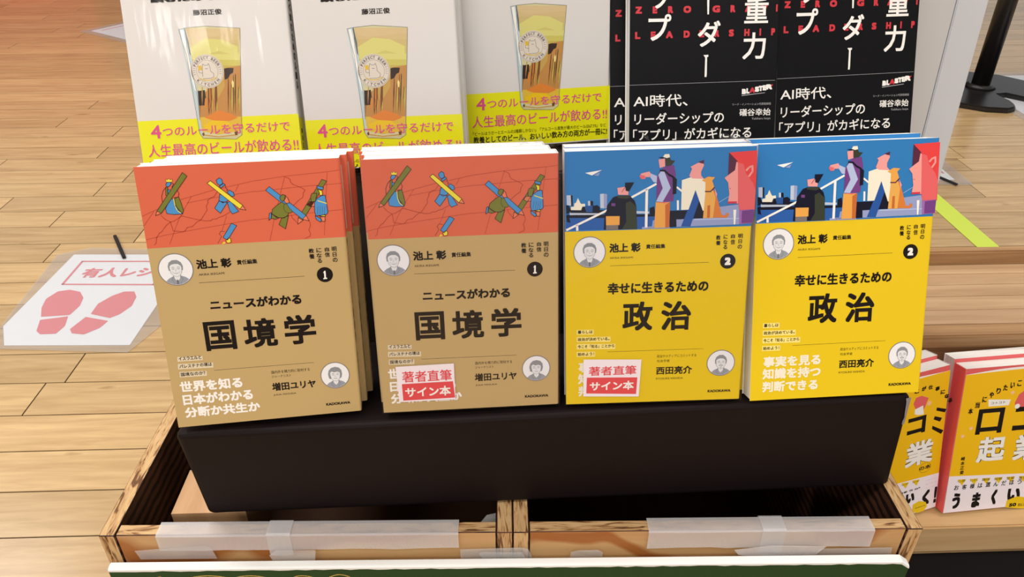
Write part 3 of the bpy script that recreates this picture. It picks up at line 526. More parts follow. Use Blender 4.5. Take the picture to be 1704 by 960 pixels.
('T','emblem_lettering','white',2,'E',117.48,-7.68,120.75,-3.27,0.45),
('T','emblem_lettering','white',2,'R',120.65,-6.97,126.01,-2.6,0.45),
('P','emblem_lettering','red_ink',2,((121.06,-3.8),(126.56,-2.61),(124.27,-7.05),(123.31,-4.39))),
('P','emblem_lettering','greyline',2,((98.86,-11.33),(119.92,-9.33),(119.25,-9.84),(99.16,-11.87)))],
'smallR':[
('T','arched_line','ink',1,'本',10.21,130.68,15.85,138.18,0.3),
('T','arched_line','ink',1,'当',17.63,137.8,23.25,145.28,0.3),
('T','arched_line','ink',1,'に',25.15,144.22,30.74,151.68,0.3),
('T','arched_line','ink',1,'や',32.88,149.29,38.45,156.72,0.3),
('T','arched_line','ink',1,'り',40.71,153.67,46.27,161.09,0.3),
('T','arched_line','ink',1,'た',48.7,157.15,54.24,164.57,0.3),
('T','arched_line','ink',1,'い',56.89,159.52,62.41,166.93,0.3),
('T','arched_line','ink',1,'こ',65.2,161.22,70.71,168.63,0.3),
('T','arched_line','ink',1,'と',73.69,162.04,79.18,169.45,0.3),
('T','title','ink',1,'口',23.47,103.09,56.05,135.7,1.3),
('T','title','ink',1,'コ',69.24,101.97,97.07,134.73,1.3),
('T','title','ink',1,'起',30.67,65.49,65.0,98.71,1.6),
('T','title','white',2,'起',30.67,65.49,65.0,98.71,1.0),
('T','title','ink',1,'業',76.76,63.7,109.94,97.68,1.6),
('T','title','white',2,'業',76.76,63.7,109.94,97.68,1.0),
('T','author_name','ink',1,'崎',11.38,70.21,16.26,75.3,0.15),
('T','author_name','ink',1,'本',11.82,64.11,16.71,69.21,0.15),
('T','author_name','ink',1,'正',12.25,57.97,17.16,63.1,0.15),
('T','author_name','ink',1,'俊',12.69,51.82,17.61,56.96,0.15),
('P','band_lettering','lemon2',2,((11.04,44.9),(22.16,44.7),(18.38,36.54))),
('T','band_lettering','ink',3,'心身',11.65,41.05,21.71,44.75,0.03),
('P','band_lettering','lemon2',2,((26.68,44.23),(37.84,44.03),(34.09,35.85))),
('T','band_lettering','ink',3,'メンタル',27.32,40.37,37.39,44.08,0.03),
('P','band_lettering','lemon2',2,((42.38,43.56),(53.59,43.36),(49.87,35.16))),
('T','band_lettering','ink',3,'趣味',43.05,39.69,53.14,43.41,0.03),
('P','band_lettering','lemon2',2,((58.15,42.89),(69.4,42.68),(65.71,34.47))),
('T','band_lettering','ink',3,'経験',58.84,39.01,68.95,42.73,0.03),
('P','band_lettering','lemon2',2,((73.98,42.21),(85.28,42.01),(81.62,33.77))),
('T','band_lettering','ink',3,'営業',74.69,38.32,84.82,42.05,0.03),
('P','band_lettering','lemon2',2,((89.88,41.53),(101.22,41.33),(97.59,33.08))),
('T','band_lettering','ink',3,'集客',90.61,37.63,100.76,41.37,0.03),
('T','band_lettering','ink',2,'お',8.83,30.86,14.68,37.4,0.15),
('T','band_lettering','ink',2,'客',18.85,30.86,24.69,37.41,0.15),
('T','band_lettering','ink',2,'様',28.9,30.85,34.72,37.41,0.15),
('T','band_lettering','ink',2,'は',38.96,30.85,44.78,37.41,0.15),
('T','band_lettering','ink',2,'選',49.05,30.85,54.86,37.42,0.15),
('T','band_lettering','ink',2,'ん',59.16,30.84,64.96,37.42,0.15),
('T','band_lettering','ink',2,'だ',69.29,30.84,75.08,37.42,0.15),
('T','band_lettering','ink',2,'ほ',79.45,30.83,85.23,37.42,0.15),
('T','band_lettering','ink',2,'う',89.63,30.83,95.4,37.43,0.15),
('T','band_lettering','ink',2,'が',99.83,30.82,105.6,37.43,0.15),
('T','band_lettering','ink',2,'う',9.11,5.04,19.13,26.42,1.1),
('T','band_lettering','ink',2,'ま',34.7,3.95,45.18,24.63,1.1),
('T','band_lettering','ink',2,'く',59.38,5.17,66.19,26.74,1.1),
('T','band_lettering','ink',2,'い',79.71,8.34,96.53,25.48,1.1),
('T','band_lettering','ink',2,'く',104.86,8.08,112.2,29.15,1.1),
('T','band_lettering','ink',2,'!',123.11,8.57,123.6,29.17,1.1),
('P','band_badge','lemon2',4,((80.14,-0.27),(80.64,9.46),(92.36,13.8),(113.74,9.57),(119.89,1.56),(116.42,-4.22),(102.66,-4.44))),
('T','band_badge','ink',5,'50',84.66,-0.02,94.04,4.84,0.4),
('T','band_badge','ink',5,'冊以上',96.24,-0.79,105.72,3.58,0.05),
('P','speech_flag','white',1,((32.75,147.53),(60.85,145.06),(59.31,138.09),(34.32,138.53))),
('T','speech_flag','ink',2,'コトコト',37.14,140.95,54.57,143.84,0.05),
('C','cover_dot','peach',1,61.39,153.86,2.21),
('C','cover_dot','peach',1,17.18,112.08,2.21),
('C','cover_dot','peach',1,8.52,102.69,2.22),
('C','cover_dot','peach',1,51.35,128.07,2.22),
('P','cover_figure','coralr',1,((69.95,150.91),(75.49,154.84),(82.97,145.34),(81.58,129.84),(70.24,131.97),(66.54,140.12))),
('C','cover_figure','white',2,70.63,135.74,3.11)],
'smallL':[
('T','arched_line','ink',1,'と',81.05,162.58,87.4,167.95,0.35),
('T','arched_line','ink',1,'が',90.97,163.69,97.34,169.08,0.35),
('T','arched_line','ink',1,'仕',100.35,163.23,106.74,168.63,0.35),
('T','arched_line','ink',1,'事',110.63,159.11,117.05,164.54,0.35),
('T','arched_line','ink',1,'に',118.86,153.01,125.32,158.47,0.35),
('T','arched_line','ink',1,'な',125.47,146.21,131.95,151.69,0.35),
('T','arched_line','ink',1,'る',131.1,139.59,137.61,145.09,0.35),
('T','title','ink',1,'口',30.93,113.81,65.26,134.89,1.3),
('T','title','ink',1,'コ',75.6,109.71,101.81,132.03,1.3),
('P','title','ink',1,((115.81,137.44),(130.44,132.13),(128.53,128.16),(115.5,133.46))),
('P','title','ink',1,((114.12,126.71),(125.31,121.82),(122.64,117.48),(112.8,122.77))),
('P','title','ink',1,((112.16,114.72),(129.47,104.6),(126.34,100.51),(111.87,110.5))),
('T','title','ink',1,'業',76.86,67.04,116.87,98.76,1.6),
('T','title','white',2,'業',76.86,67.04,116.87,98.76,1.0),
('E','title_tail',107.42,60.53,8.5,6.5),
('T','title_tail','ink',1,'の本',99.02,58.0,115.9,63.74,0.2),
('T','band_lettering','ink',2,'ほうが',76.53,33.09,103.52,35.76,0.15),
('T','band_lettering','ink',2,'い',83.22,16.94,95.98,30.34,1.1),
('T','band_lettering','ink',2,'く',108.31,7.65,119.1,28.49,1.1),
('T','band_lettering','ink',2,'!',125.85,6.36,129.75,29.28,1.1),
('P','band_lettering','lemon2',2,((73.98,48.41),(85.73,46.98),(81.28,39.62))),
('T','band_lettering','ink',3,'営業',74.74,44.85,85.02,46.05,0.03),
('P','band_lettering','lemon2',2,((89.66,47.74),(101.53,46.29),(97.08,38.9))),
('T','band_lettering','ink',3,'集客',90.45,44.15,100.82,45.36,0.03),
('T','band_lettering','ink',2,'心も身体も軽くなる',110.01,41.47,133.18,41.81,0.02),
('T','band_lettering','ink',2,'実績あり',110.61,36.21,133.84,36.5,0.02),
('T','band_lettering','ink',2,'続々重版の',111.21,30.92,134.49,31.18,0.02),
('P','band_badge','lemon2',4,((94.44,3.07),(94.74,13.55),(103.71,15.72),(114.03,11.75),(116.86,5.13),(112.73,-0.43),(103.45,-0.58))),
('T','band_badge','ink',5,'実績多数',98.55,6.67,113.89,7.55,0.05),
('P','cover_figure','coralr',1,((84.14,157.21),(91.81,157.99),(102.13,152.95),(98.44,142.51),(96.03,137.84),(85.99,140.28),(81.04,150.17))),
('P','cover_figure','white',2,((83.8,142.56),(95.22,145.03),(97.55,133.07),(88.59,134.39),(84.08,136.37))),
('C','cover_dot','peach',1,103.98,145.55,2.91)],
}
FEET=[[(-0.794, 1.152), (-0.807, 1.181), (-0.813, 1.211), (-0.803, 1.236), (-0.783, 1.241), (-0.761, 1.233), (-0.746, 1.212), (-0.741, 1.185), (-0.746, 1.156)], [(-0.791, 1.142), (-0.747, 1.152), (-0.739, 1.122), (-0.744, 1.099), (-0.77, 1.098), (-0.781, 1.108)], [(-0.71, 1.158), (-0.711, 1.191), (-0.696, 1.217), (-0.68, 1.231), (-0.661, 1.231), (-0.65, 1.212), (-0.647, 1.182), (-0.658, 1.156), (-0.671, 1.144)], [(-0.715, 1.149), (-0.67, 1.135), (-0.676, 1.114), (-0.695, 1.095), (-0.717, 1.099), (-0.726, 1.112)]]
# ---------------------------------------------------------------- lettering
TXT={}
def collect(strings):
    obs=[]
    for s in strings:
        if s in TXT: continue
        c=bpy.data.curves.new('glyphs','FONT'); c.body=s; c.resolution_u=3; o=bpy.data.objects.new('glyphs',c); COL.objects.link(o); obs.append((s,o,c)); TXT[s]=None
    bpy.context.view_layer.update(); dg=bpy.context.evaluated_depsgraph_get()
    for s,o,c in obs:
        me=o.evaluated_get(dg).to_mesh(); vs=[(v.co.x,v.co.y) for v in me.vertices]; fs=[tuple(p.vertices) for p in me.polygons]
        o.evaluated_get(dg).to_mesh_clear()
        x0=min(v[0] for v in vs);x1=max(v[0] for v in vs);y0=min(v[1] for v in vs);y1=max(v[1] for v in vs)
        TXT[s]=([((a-x0)/max(x1-x0,1e-6),(b-y0)/max(y1-y0,1e-6)) for a,b in vs],fs,(x1-x0)/max(y1-y0,1e-6))
    for s,o,c in obs: bpy.data.objects.remove(o); bpy.data.curves.remove(c)
LAY=.00003
class Print:
    """flat print collected per part in cover millimetres; built proud of the cover by a hair"""
    def __init__(s): s.parts={}
    def _g(s,part): return s.parts.setdefault(part,([],[],[],[]))
    def add(s,part,col,layer,pts,faces):
        V,F,I,C=s._g(part)
        if col not in C: C.append(col)
        b=len(V); V.extend((x/1000,-(layer+2)*LAY,y/1000) for x,y in pts)
        for f in faces: F.append(tuple(i+b for i in f)); I.append(C.index(col))
    def poly(s,part,col,layer,pts):
        a=sum(p[0]*q[1]-q[0]*p[1] for p,q in zip(pts,pts[1:]+pts[:1]))
        if a<0: pts=pts[::-1]
        s.add(part,col,layer,pts,[tuple(range(len(pts)))])
    def line(s,part,col,layer,w,pts):
        for a,b in zip(pts,pts[1:]):
            dx,dy=b[0]-a[0],b[1]-a[1]; L=math.hypot(dx,dy)
            if L<1e-4: continue
            nx,ny=-dy/L*w/2,dx/L*w/2; ex,ey=dx/L*w*.3,dy/L*w*.3
            s.add(part,col,layer,[(a[0]-ex-nx,a[1]-ey-ny),(b[0]+ex-nx,b[1]+ey-ny),(b[0]+ex+nx,b[1]+ey+ny),(a[0]-ex+nx,a[1]-ey+ny)],[(0,1,2,3)])
    def circ(s,part,col,layer,cx,cy,rx,ry=None,n=28,rin=None):
        ry=ry or rx; o=[(cx+rx*math.cos(t*2*math.pi/n),cy+ry*math.sin(t*2*math.pi/n)) for t in range(n)]
        if rin is None: s.add(part,col,layer,o,[tuple(range(n))])
        else:
            k=rin; i_=[(cx+(rx-k)*math.cos(t*2*math.pi/n),cy+(ry-k)*math.sin(t*2*math.pi/n)) for t in range(n)]
            s.add(part,col,layer,o+i_,[(t,(t+1)%n,n+(t+1)%n,n+t) for t in range(n)])
    def text(s,part,col,layer,st,x0,y0,x1,y1,bold=0,rot=None):
        vs,fs,_=TXT[st]; w=x1-x0-2*bold; h=y1-y0-2*bold
        P=[(x0+bold+a*w,y0+bold+b*h) for a,b in vs]
        if rot:
            cx,cy,t=rot; c,q=math.cos(t),math.sin(t); P=[(cx+(x-cx)*c-(y-cy)*q,cy+(x-cx)*q+(y-cy)*c) for x,y in P]
        offs=[(0,0)]
        if bold>.04: offs+=[(bold*i,bold*j) for i in (-1,0,1) for j in (-1,0,1) if i or j]
        if bold>.9: offs+=[(bold*.5*math.cos(k*math.pi/3),bold*.5*math.sin(k*math.pi/3)) for k in range(6)]
        for k,(dx,dy) in enumerate(offs): s.add(part,col,layer+k*.055,[(x+dx,y+dy) for x,y in P],fs)
    def build(s,parent,cache=None,side=None):
        for part,(V,F,I,C) in s.parts.items():
            me=mesh(part,V,F,[pm(c) for c in C],I); o=link(part,me,parent)
            if side is not None: o.matrix_local=side
def strings_of(ops): return [o[4] for o in ops if o[0]=='T']
def portrait(P,part,kind,cx,cy,r,i):
    P.circ(part,'portrait_ring',1+10*0,cx,cy,r/2*1.0+.0,n=36); P.circ(part,'portrait_bg',2,cx,cy,r/2-.62,n=36)
    k=r/14.6
    def q(col,l,*pts): P.poly(part,col,l,[(cx+x*k,cy+y*k) for x,y in pts])
    def ln(col,l,w,*pts): P.line(part,col,l,w,[(cx+x*k,cy+y*k) for x,y in pts])
    q('suit',3,(-4.6,-5.0),(-3.4,-3.9),(-1.4,-2.9),(1.5,-2.7),(3.6,-3.6),(4.9,-4.7),(3.2,-6.0),(1.6,-6.6),(0,-6.8),(-1.8,-6.55),(-3.4,-5.9))
    q('face',4,(-1.3,-2.6),(1.5,-2.6),(1.2,-4.2),(.1,-5.4),(-1.0,-4.3)); ln('hair2',5,.14,(-1.4,-2.7),(-.9,-4.4),(.1,-5.4),(1.2,-4.3),(1.6,-2.7))
    if kind=='woman':
        q('hair',4,(-3.1,-1.6),(-3.5,.8),(-3.0,2.9),(-1.6,4.3),(.3,4.7),(2.2,4.1),(3.3,2.6),(3.5,.5),(3.0,-1.4),(2.3,-1.8),(-2.5,-1.8))
    else:
        top=4.3 if kind=='man' else 4.5
        q('hair',4,(-2.9,-.4),(-3.1,1.6),(-2.5,3.3),(-1.0,top),(1.0,top),(2.5,3.2),(3.1,1.5),(2.9,-.4))
    q('face',6,(-2.4,.3),(-2.35,1.6),(-1.6,2.3),(-.4,2.6 if kind!='woman' else 1.7),(1.2,2.5 if kind!='woman' else 2.0),(2.3,1.5),(2.45,.2),(2.2,-1.4),(1.4,-2.6),(.3,-3.2),(-.9,-2.9),(-1.9,-1.9))
    ln('hair2',7,.16,(-2.4,.3),(-2.2,-1.4),(-1.2,-2.7),(.2,-3.25),(1.5,-2.6),(2.3,-1.2),(2.45,.3))
    for sx in (-1,1):
        ln('hair2',8,.28,(sx*.55+.1,.95),(sx*1.1+.1,1.15),(sx*1.7+.1,.95)); ln('hair2',8,.32,(sx*.65+.1,.3),(sx*1.55+.1,.32))
    ln('hair',8,.16,(.1,.4),(-.15,-.6),(.3,-.75)); ln('hair2',8,.26,(-.75,-1.5),(.1,-1.75),(.95,-1.5))
    if kind=='young': ln('hair2',8,.3,(-.9,-1.2),(.1,-1.0),(1.1,-1.2)); ln('hair2',8,.3,(-.3,-2.5),(.5,-2.5))
    if kind=='man': ln('hair',8,.13,(-1.5,-.6),(-1.1,-1.7)); ln('hair',8,.13,(1.6,-.6),(1.3,-1.7)); q('hair2',5,(-.25,-4.6),(.35,-4.6),(.5,-6.6),(-.4,-6.6))
    ln('hair2',5,.16,(-1.5,-3.2),(-2.2,-4.6),(-.9,-6.6)); ln('hair2',5,.16,(1.6,-3.0),(2.4,-4.4),(1.0,-6.6))
def emblem(P,part,cx,cy,r):
    P.circ(part,'beer_disc',7,cx,cy,r,n=40); P.circ(part,'beer_line',8,cx,cy,r*.95,n=40,rin=.22); P.circ(part,'beer_line',8,cx,cy,r*.66,n=32,rin=.18)
    def arc(st,a0,a1,rad,h,flip=False,b=.08):
        for i,ch in enumerate(st):
            if ch==' ': continue
            a=math.radians(a0+(a1-a0)*i/(len(st)-1)); x=cx+rad*math.cos(a); y=cy+rad*math.sin(a)
            w=h*min(.9,TXT[ch][2]); P.text(part,'beer_line',8,ch,x-w/2,y-h/2,x+w/2,y+h/2,b,rot=(x,y,a+(math.pi/2 if flip else -math.pi/2)))
    arc('PERFECT BEER',152,28,r*.8,r*.17); arc('KITCHEN',222,318,r*.8,r*.17,True)
    for s in (-1,1):
        for i in range(5):
            a=math.radians(180*(s<0)+s*( -12+i*9 )); P.line(part,'beer_line',8,.25,[(cx+r*.73*math.cos(a),cy+r*.73*math.sin(a)),(cx+r*.86*math.cos(a),cy+r*.86*math.sin(a))])
    k=r/13.2*1.0
    P.line(part,'beer_line',9,.28,[(cx+x*r,cy+y*r) for x,y in ((-.3,-.3),(-.28,.2),(-.22,.45),(-.12,.36),(.05,.36),(.14,.45),(.2,.2),(.2,.0),(.38,-.15),(.36,-.35),(.2,-.42),(-.3,-.42))])
    P.line(part,'beer_line',9,.28,[(cx+x*r,cy+y*r) for x,y in ((-.28,-.1),(-.5,-.05),(-.52,.1))]); P.poly(part,'beer_gold',8,[(cx-.52*r,cy+.08*r),(cx-.3*r,cy+.08*r),(cx-.3*r,cy+.36*r),(cx-.52*r,cy+.36*r)])
    P.line(part,'beer_gold',9,.7,[(cx+x*r,cy+y*r) for x,y in ((-.5,-.4),(-.2,-.52),(.2,-.52),(.5,-.38))]); P.line(part,'beer_line',9,.3,[(cx-.1*r,cy+.16*r),(cx+.05*r,cy+.16*r)])
def run(P,ops,dv=0):
    n=0
    for o in ops:
        t=o[0]
        if t=='P': P.poly(o[1],o[2],o[3],[(x,y+dv) for x,y in o[4]])
        elif t=='L': P.line(o[1],o[2],o[3],o[4],[(x,y+dv) for x,y in o[5]])
        elif t=='T': P.text(o[1] if o[1] not in('title','author_name','emblem_lettering','small_print') else '%s#%d_%d'%(o[1],round((o[5]+o[7])/9),round((o[6]+o[8])/9)),o[2],o[3],o[4],o[5],o[6]+dv,o[7],o[8]+dv,o[9])
        elif t=='C': P.circ(o[1],o[2],o[3],o[4],o[5]+dv,o[6])
        elif t=='F': portrait(P,o[1],o[2],o[3],o[4]+dv,o[5]*2*.78,n); n+=1
        elif t=='B': emblem(P,o[1],o[2],o[3]+dv,o[4])
        elif t=='E': P.circ(o[1],'ink',1,o[2],o[3]+dv,o[4],o[5],rin=.3)
# ---------------------------------------------------------------- setting: the plank floor
PW=.0762
M_plank=wood('maple_plank',(202,172,126),(176,145,102),5,(1.2,14,1),.24,.15,True,None,.6,knots=1)
M_joint=mat('plank_joint_dark',(34,22,14),.8,.1)
def far_floor(nt,b):
    g=nt.nodes.new('ShaderNodeNewGeometry'); br=nt.nodes.new('ShaderNodeTexBrick'); br.inputs['Scale'].default_value=1; br.inputs['Brick Width'].default_value=1.1; br.inputs['Row Height'].default_value=PW; br.inputs['Mortar Size'].default_value=.001
    br.inputs['Color1'].default_value=lin((194,158,112)); br.inputs['Color2'].default_value=lin((176,140,96)); br.inputs['Mortar'].default_value=lin((100,74,48))
    nt.links.new(g.outputs['Position'],br.inputs['Vector']); nt.links.new(br.outputs['Color'],b.inputs['Base Color'])
floor=box('floor',-5,5,-7,9,-.06,-.0022,mat('far_plank_floor',None,.33,.45,setup=far_floor),kind='structure')
box('ceiling',-5,5,-7,9,2.95,3.05,mat('ceiling_white',(232,232,230),.8,.2),kind='structure')
box('wall_back',-5,5,8.9,9,-.012,2.95,mat('wall_taupe',(104,90,80),.8,.2),kind='structure')
joints={}
for x,y in ((-.913,1.681),(-.942,1.533),(-.883,1.38),(-.669,1.003),(-1.183,2.291),(-1.208,2.141),(-1.021,2.059),(-1.0,1.906),(1.202,1.799),(1.151,1.638)):
    joints.setdefault(int((y-.663)//PW),[]).append(x)
pk=boxmesh('plank',0,1,0,PW-.0021,-.0013,0,M_plank)
hw=lambda y:.69*(y*.8457+.77*.534)+.06
base=prism('joint_bed',[(-hw(.21),.21),(hw(.21),.21),(hw(4.1),4.1),(-hw(4.1),4.1)],-.0021,-.0014,M_joint); o=link('joint_bed',base,floor,kind='structure'); del o['kind']
pr_=random.Random(3)
for k in range(-6,46):
    y=.663+k*PW; zc=y*.8457+.77*.534; half=.69*zc+.12
    xs=sorted(joints.get(k,[])); lo,hi=-half,half+.1
    cuts=list(xs)
    if not cuts: cuts=[(-.05+pr_.random()*.5) if k%2 else (.3+pr_.random()*.35)]
    a=min(cuts)
    while a>lo: a-=pr_.uniform(.95,1.35); cuts.append(a)
    a=max(c for c in cuts)
    while a<hi: a+=pr_.uniform(1.0,1.35); cuts.append(a)
    cuts.sort()
    for a,b in zip(cuts,cuts[1:]):
        if b-a<.02: continue
        o=link('plank',pk,floor); o.location=(a,y,0); o.scale=(b-a-.0022,1,1)
# ---------------------------------------------------------------- floor notices, tape
M_film=plastic('laminate_film',.06,(250,250,250),.3,(30,30,30),.001,.15,.10)
M_sheet=mat('notice_sheet',(236,240,246),.25,.5)
def flat(name,pts,z0,z1,m,parent): return link(name,prism(name,pts,z0,z1,m),parent)
collect(['有人レジ'])
n1=empty('floor_notice','white floor notice with two red footprints under taped film, left of the books','floor sign',loc=(-.725,1.22,0))
def rel(pts,c): return [(x-c[0],y-c[1]) for x,y in pts]
c1=(-.725,1.22)
flat('sheet',rel([(-.815,1.068),(-.605,1.062),(-.600,1.368),(-.835,1.376),(-.846,1.125)],c1),.0006,.0011,M_sheet,n1)
flat('film',rel([(-.85,1.123),(-.822,1.058),(-.600,1.040),(-.568,1.13),(-.565,1.38),(-.81,1.402),(-.868,1.375)],c1),.0016,.0019,M_film,n1)
def floorprint(P,parent,c,z):
    for part,(V,F,I,C) in P.parts.items():
        me=mesh(part,[(x-c[0],v-c[1],z-yy) for x,yy,v in V],F,[pm(q) for q in C],I); link(part,me,parent)
P=Print()
for k,f in enumerate(FEET): P.poly('footprint_left' if k<2 else 'footprint_right','sign_red',0,[(x*1000,y*1000) for x,y in f])
fr=[(-806,1347),(-634,1341),(-634,1254),(-806,1261)]; P.line('printed_frame','sign_red',0,4.5,fr+fr[:1]); P.text('lettering','sign_red',0,'有人レジ',-786,1284,-648,1320,1.2)
P.parts={('footprint' if 'foot' in k else k)+('' if k!='footprint_right' else '.001'):v for k,v in P.parts.items()}
floorprint(P,n1,c1,.0014)
flat('film_fold',rel([(-.862,1.135),(-.845,1.108),(-.826,1.062),(-.838,1.066),(-.858,1.10)],c1),.0019,.005,M_film,n1)
M_blackp=mat('black_marker_plastic',(24,24,28),.4)
def stick(a,b,label,w=.007):
    d=Vector((b[0]-a[0],b[1]-a[1],0)); L=d.length; ang=math.atan2(d.y,d.x)
    o=link('black_strip',boxmesh('black_strip',0,L,-w/2,w/2,.0024,.0064,M_blackp,.001,2)); o.location=(a[0],a[1],0); o.rotation_euler=(0,0,ang); tag(o,label,'plastic strip')
stick((-.782,1.448),(-.7256,1.353),'thin black plastic strip lying across the top edge of the footprint notice')
stick((1.075,1.72),(1.1132,1.637),'thin black plastic strip on the floor right of the blue and yellow book')
def notice(cx,cy,rz,w,h,label,red=None):
    t=empty('floor_notice',label,'floor sign',loc=(cx,cy,0),rz=rz)
    box('sheet',-w/2,w/2,-h/2,h/2,.0006,.0011,M_sheet,t); box('film',-w/2-.03,w/2+.03,-h/2-.03,h/2+.03,.0014,.0017,M_film,t)
    if red:
        P=Print(); P.line('printed_frame','sign_red',0,6,[(x*1000,y*1000) for x,y in red]); floorprint(P,t,(0,0),.0013)
    return t
notice(-1.385,3.2,math.radians(-36),.30,.22,'white floor notice far off beside the upper left edge of the leftmost beer book',[(-.12,-.08),(-.12,.08),(.0,.08)])
notice(1.02,1.765,math.radians(-2),.22,.18,'white laminated notice on the floor just right of the blue and yellow book',[(.1,-.05),(.1,.07)])
notice(1.72,2.28,math.radians(0),.30,.42,'white laminated notice lying partly under the black post base')
tp=box('floor_tape',.999,1.045,1.05,2.3,.0008,.0014,mat('lime_floor_tape',(198,220,84),.5,.3)); tag(tp,'lime green tape strip stuck on the wooden floor at the right','tape')
# ---------------------------------------------------------------- barrier post
M_blk=mat('black_powder_coat',(22,20,20),.35,.5)
po=empty('barrier_post','black barrier post with a flat forked base standing at the upper right','post',loc=(1.583,2.335,0))
cc=(1.583,2.335)
link('base_plate',prism('base_plate',rel([(1.40,2.19),(1.468,2.141),(1.525,2.129),(1.553,2.14),(1.566,2.165),(1.572,2.20),(1.565,2.24),(1.568,2.262),(1.60,2.266),(1.66,2.20),(1.74,2.10),(1.80,2.16),(1.78,2.30),(1.734,2.389),(1.685,2.454),(1.595,2.497),(1.47,2.48),(1.39,2.40),(1.37,2.28)],cc),.002,.016,M_blk,.004),po)
def cyl(name,r0,r1,z0,z1,m,parent,n=32,loc=(0,0)):
    V=[];F=[]
    for z,r in ((z0,r0),(z1,r1)): V+=[(loc[0]+r*math.cos(2*math.pi*i/n),loc[1]+r*math.sin(2*math.pi*i/n),z) for i in range(n)]
    F=[(i,(i+1)%n,n+(i+1)%n,n+i) for i in range(n)]+[tuple(range(n))[::-1],tuple(range(n,2*n))]
    o=link(name,mesh(name,V,F,m),parent)
    for p in o.data.polygons[:n]: p.use_smooth=True
    return o
cyl('pole',.0265,.0265,.02,1.0,M_blk,po,loc=(-.033,-.005)); cyl('collar',.046,.034,.016,.028,M_blk,po,loc=(-.033,-.005))
# ---------------------------------------------------------------- unseen red counter, added so the floor mirrors its red
ct=empty('added_red_counter','unseen red counter added beyond the upper left corner for its reflection in the floor','counter',loc=(-2.75,3.87,0))
box('body',-.9,.9,0,.5,.002,.8,mat('red_laminate',(200,30,14),.6,.4),ct,.004); box('worktop',-.92,.92,-.02,.52,.8,.83,mat('red_top',(120,40,30),.4,.4),ct,.003)
# ---------------------------------------------------------------- wooden step shelf at the right
M_lam=wood('laminated_pine',(190,158,122),(166,133,98),4,(1,16,16),.5,.05,True)
M_lamf=wood('laminated_pine_front',(178,140,98),(146,108,70),5,(1,20,30),.5,.05,True)
M_led=wood('ledge_pine',(220,184,136),(200,162,112),4,(1,14,14),.5,.03,True)
sh=empty('step_shelf','low two-level light wooden display shelf behind the crates, at the right','shelf',loc=(.36,.6,0))
box('lower_ledge',0,1.3,.0,.135,.002,.0462,M_led,sh,.002)
box('riser_board',0,1.3,.12,.132,.0464,.2255,M_lamf,sh,.001)
box('front_rail',0,1.3,.112,.135,.2257,.244,M_lamf,sh,.0015)
ys=[.1352,.165,.195,.222,.248,.272]
for a,b in zip(ys,ys[1:]): box('lamella',0,1.3,a,b-.0003,.226,.244,M_lam,sh,.0005)
box('back_lip',0,1.3,.2722,.286,.002,.264,M_lamf,sh,.002)
mt=box('floor_mat',.36,1.7,.30,.599,.0006,.0016,mat('black_mat',(14,13,16),.6,.12)); tag(mt,'black mat lying flat on the floor before the step shelf','mat')
# ---------------------------------------------------------------- white panel, riser, black board at the back
M_white=mat('white_panel_paint',(214,214,214),.45,.4)
wp=empty('white_panel','tall white display panel standing behind the black books','panel',loc=(0,.743,.2462)); wp.rotation_euler=(math.radians(-4),0,0)
box('board',.10,.460,0,.012,0,.80,M_white,wp,.0008); box('edge_strip',.4606,.4915,-.001,.014,0,.80,mat('white_edge_strip',(216,220,226),.4,.4),wp,.001)
rs=box('display_riser',-.235,.352,.612,.738,.277,.502,mat('riser_card',(58,52,50),.6,.3),bev=.002); tag(rs,'plain grey riser box carrying the back row of books','box')
bb=box('gap_board',-.20,.098,.7395,.742,.2805,.78,mat('black_board',(20,20,22),.6,.3)); tag(bb,'thin black board filling the dark gaps behind the beer books','board')  # black board put in to fill the dark gaps between the beer books
# ---------------------------------------------------------------- crates
CX0,CY0,CA=-.3155,.4241,math.radians(-1.34)
def edge(name,st):
    def s(nt,b):
        g=nt.nodes.new('ShaderNodeNewGeometry'); mp=nd(nt,'ShaderNodeMapping'); mp.inputs['Scale'].default_value=st; nt.links.new(g.outputs['Position'],mp.inputs[0])
        n=nd(nt,'ShaderNodeTexNoise'); n.inputs['Scale'].default_value=1; n.inputs['Detail'].default_value=5; n.inputs['Distortion'].default_value=1.2; nt.links.new(mp.outputs[0],n.inputs['Vector'])
        r=nt.nodes.new('ShaderNodeValToRGB'); e=r.color_ramp.elements; e[0].position=.36; e[0].color=lin((104,70,42)); e[1].position=.62; e[1].color=lin((206,172,124))
        m=e.new(.43); m.color=lin((168,126,82)); m=e.new(.49); m.color=lin((196,158,110)); nt.links.new(n.outputs['Fac'],r.inputs[0]); nt.links.new(r.outputs[0],b.inputs['Base Color']); bump(nt,b,n.outputs['Fac'],.5,.001)
    return mat(name,None,.65,.3,setup=s)
M_edge=edge('plywood_edge_side',(330,45,330)); M_edgex=edge('plywood_edge_front',(38,330,330)); M_edgev=edge('plywood_edge_end',(330,330,42))
M_face=wood('plywood_face',(204,166,116),(184,138,88),3,(1,3,9),.5,0,True,('Z',5,12,.10,(214,170,126),1.0))
M_in=wood('crate_inside_shaded',(104,64,40),(74,44,28),6,(3,3,22),.7,0,True,('Z',30,2,.3,(120,90,76),2))  # plywood tone darkened: the shade inside the crates is in the colour
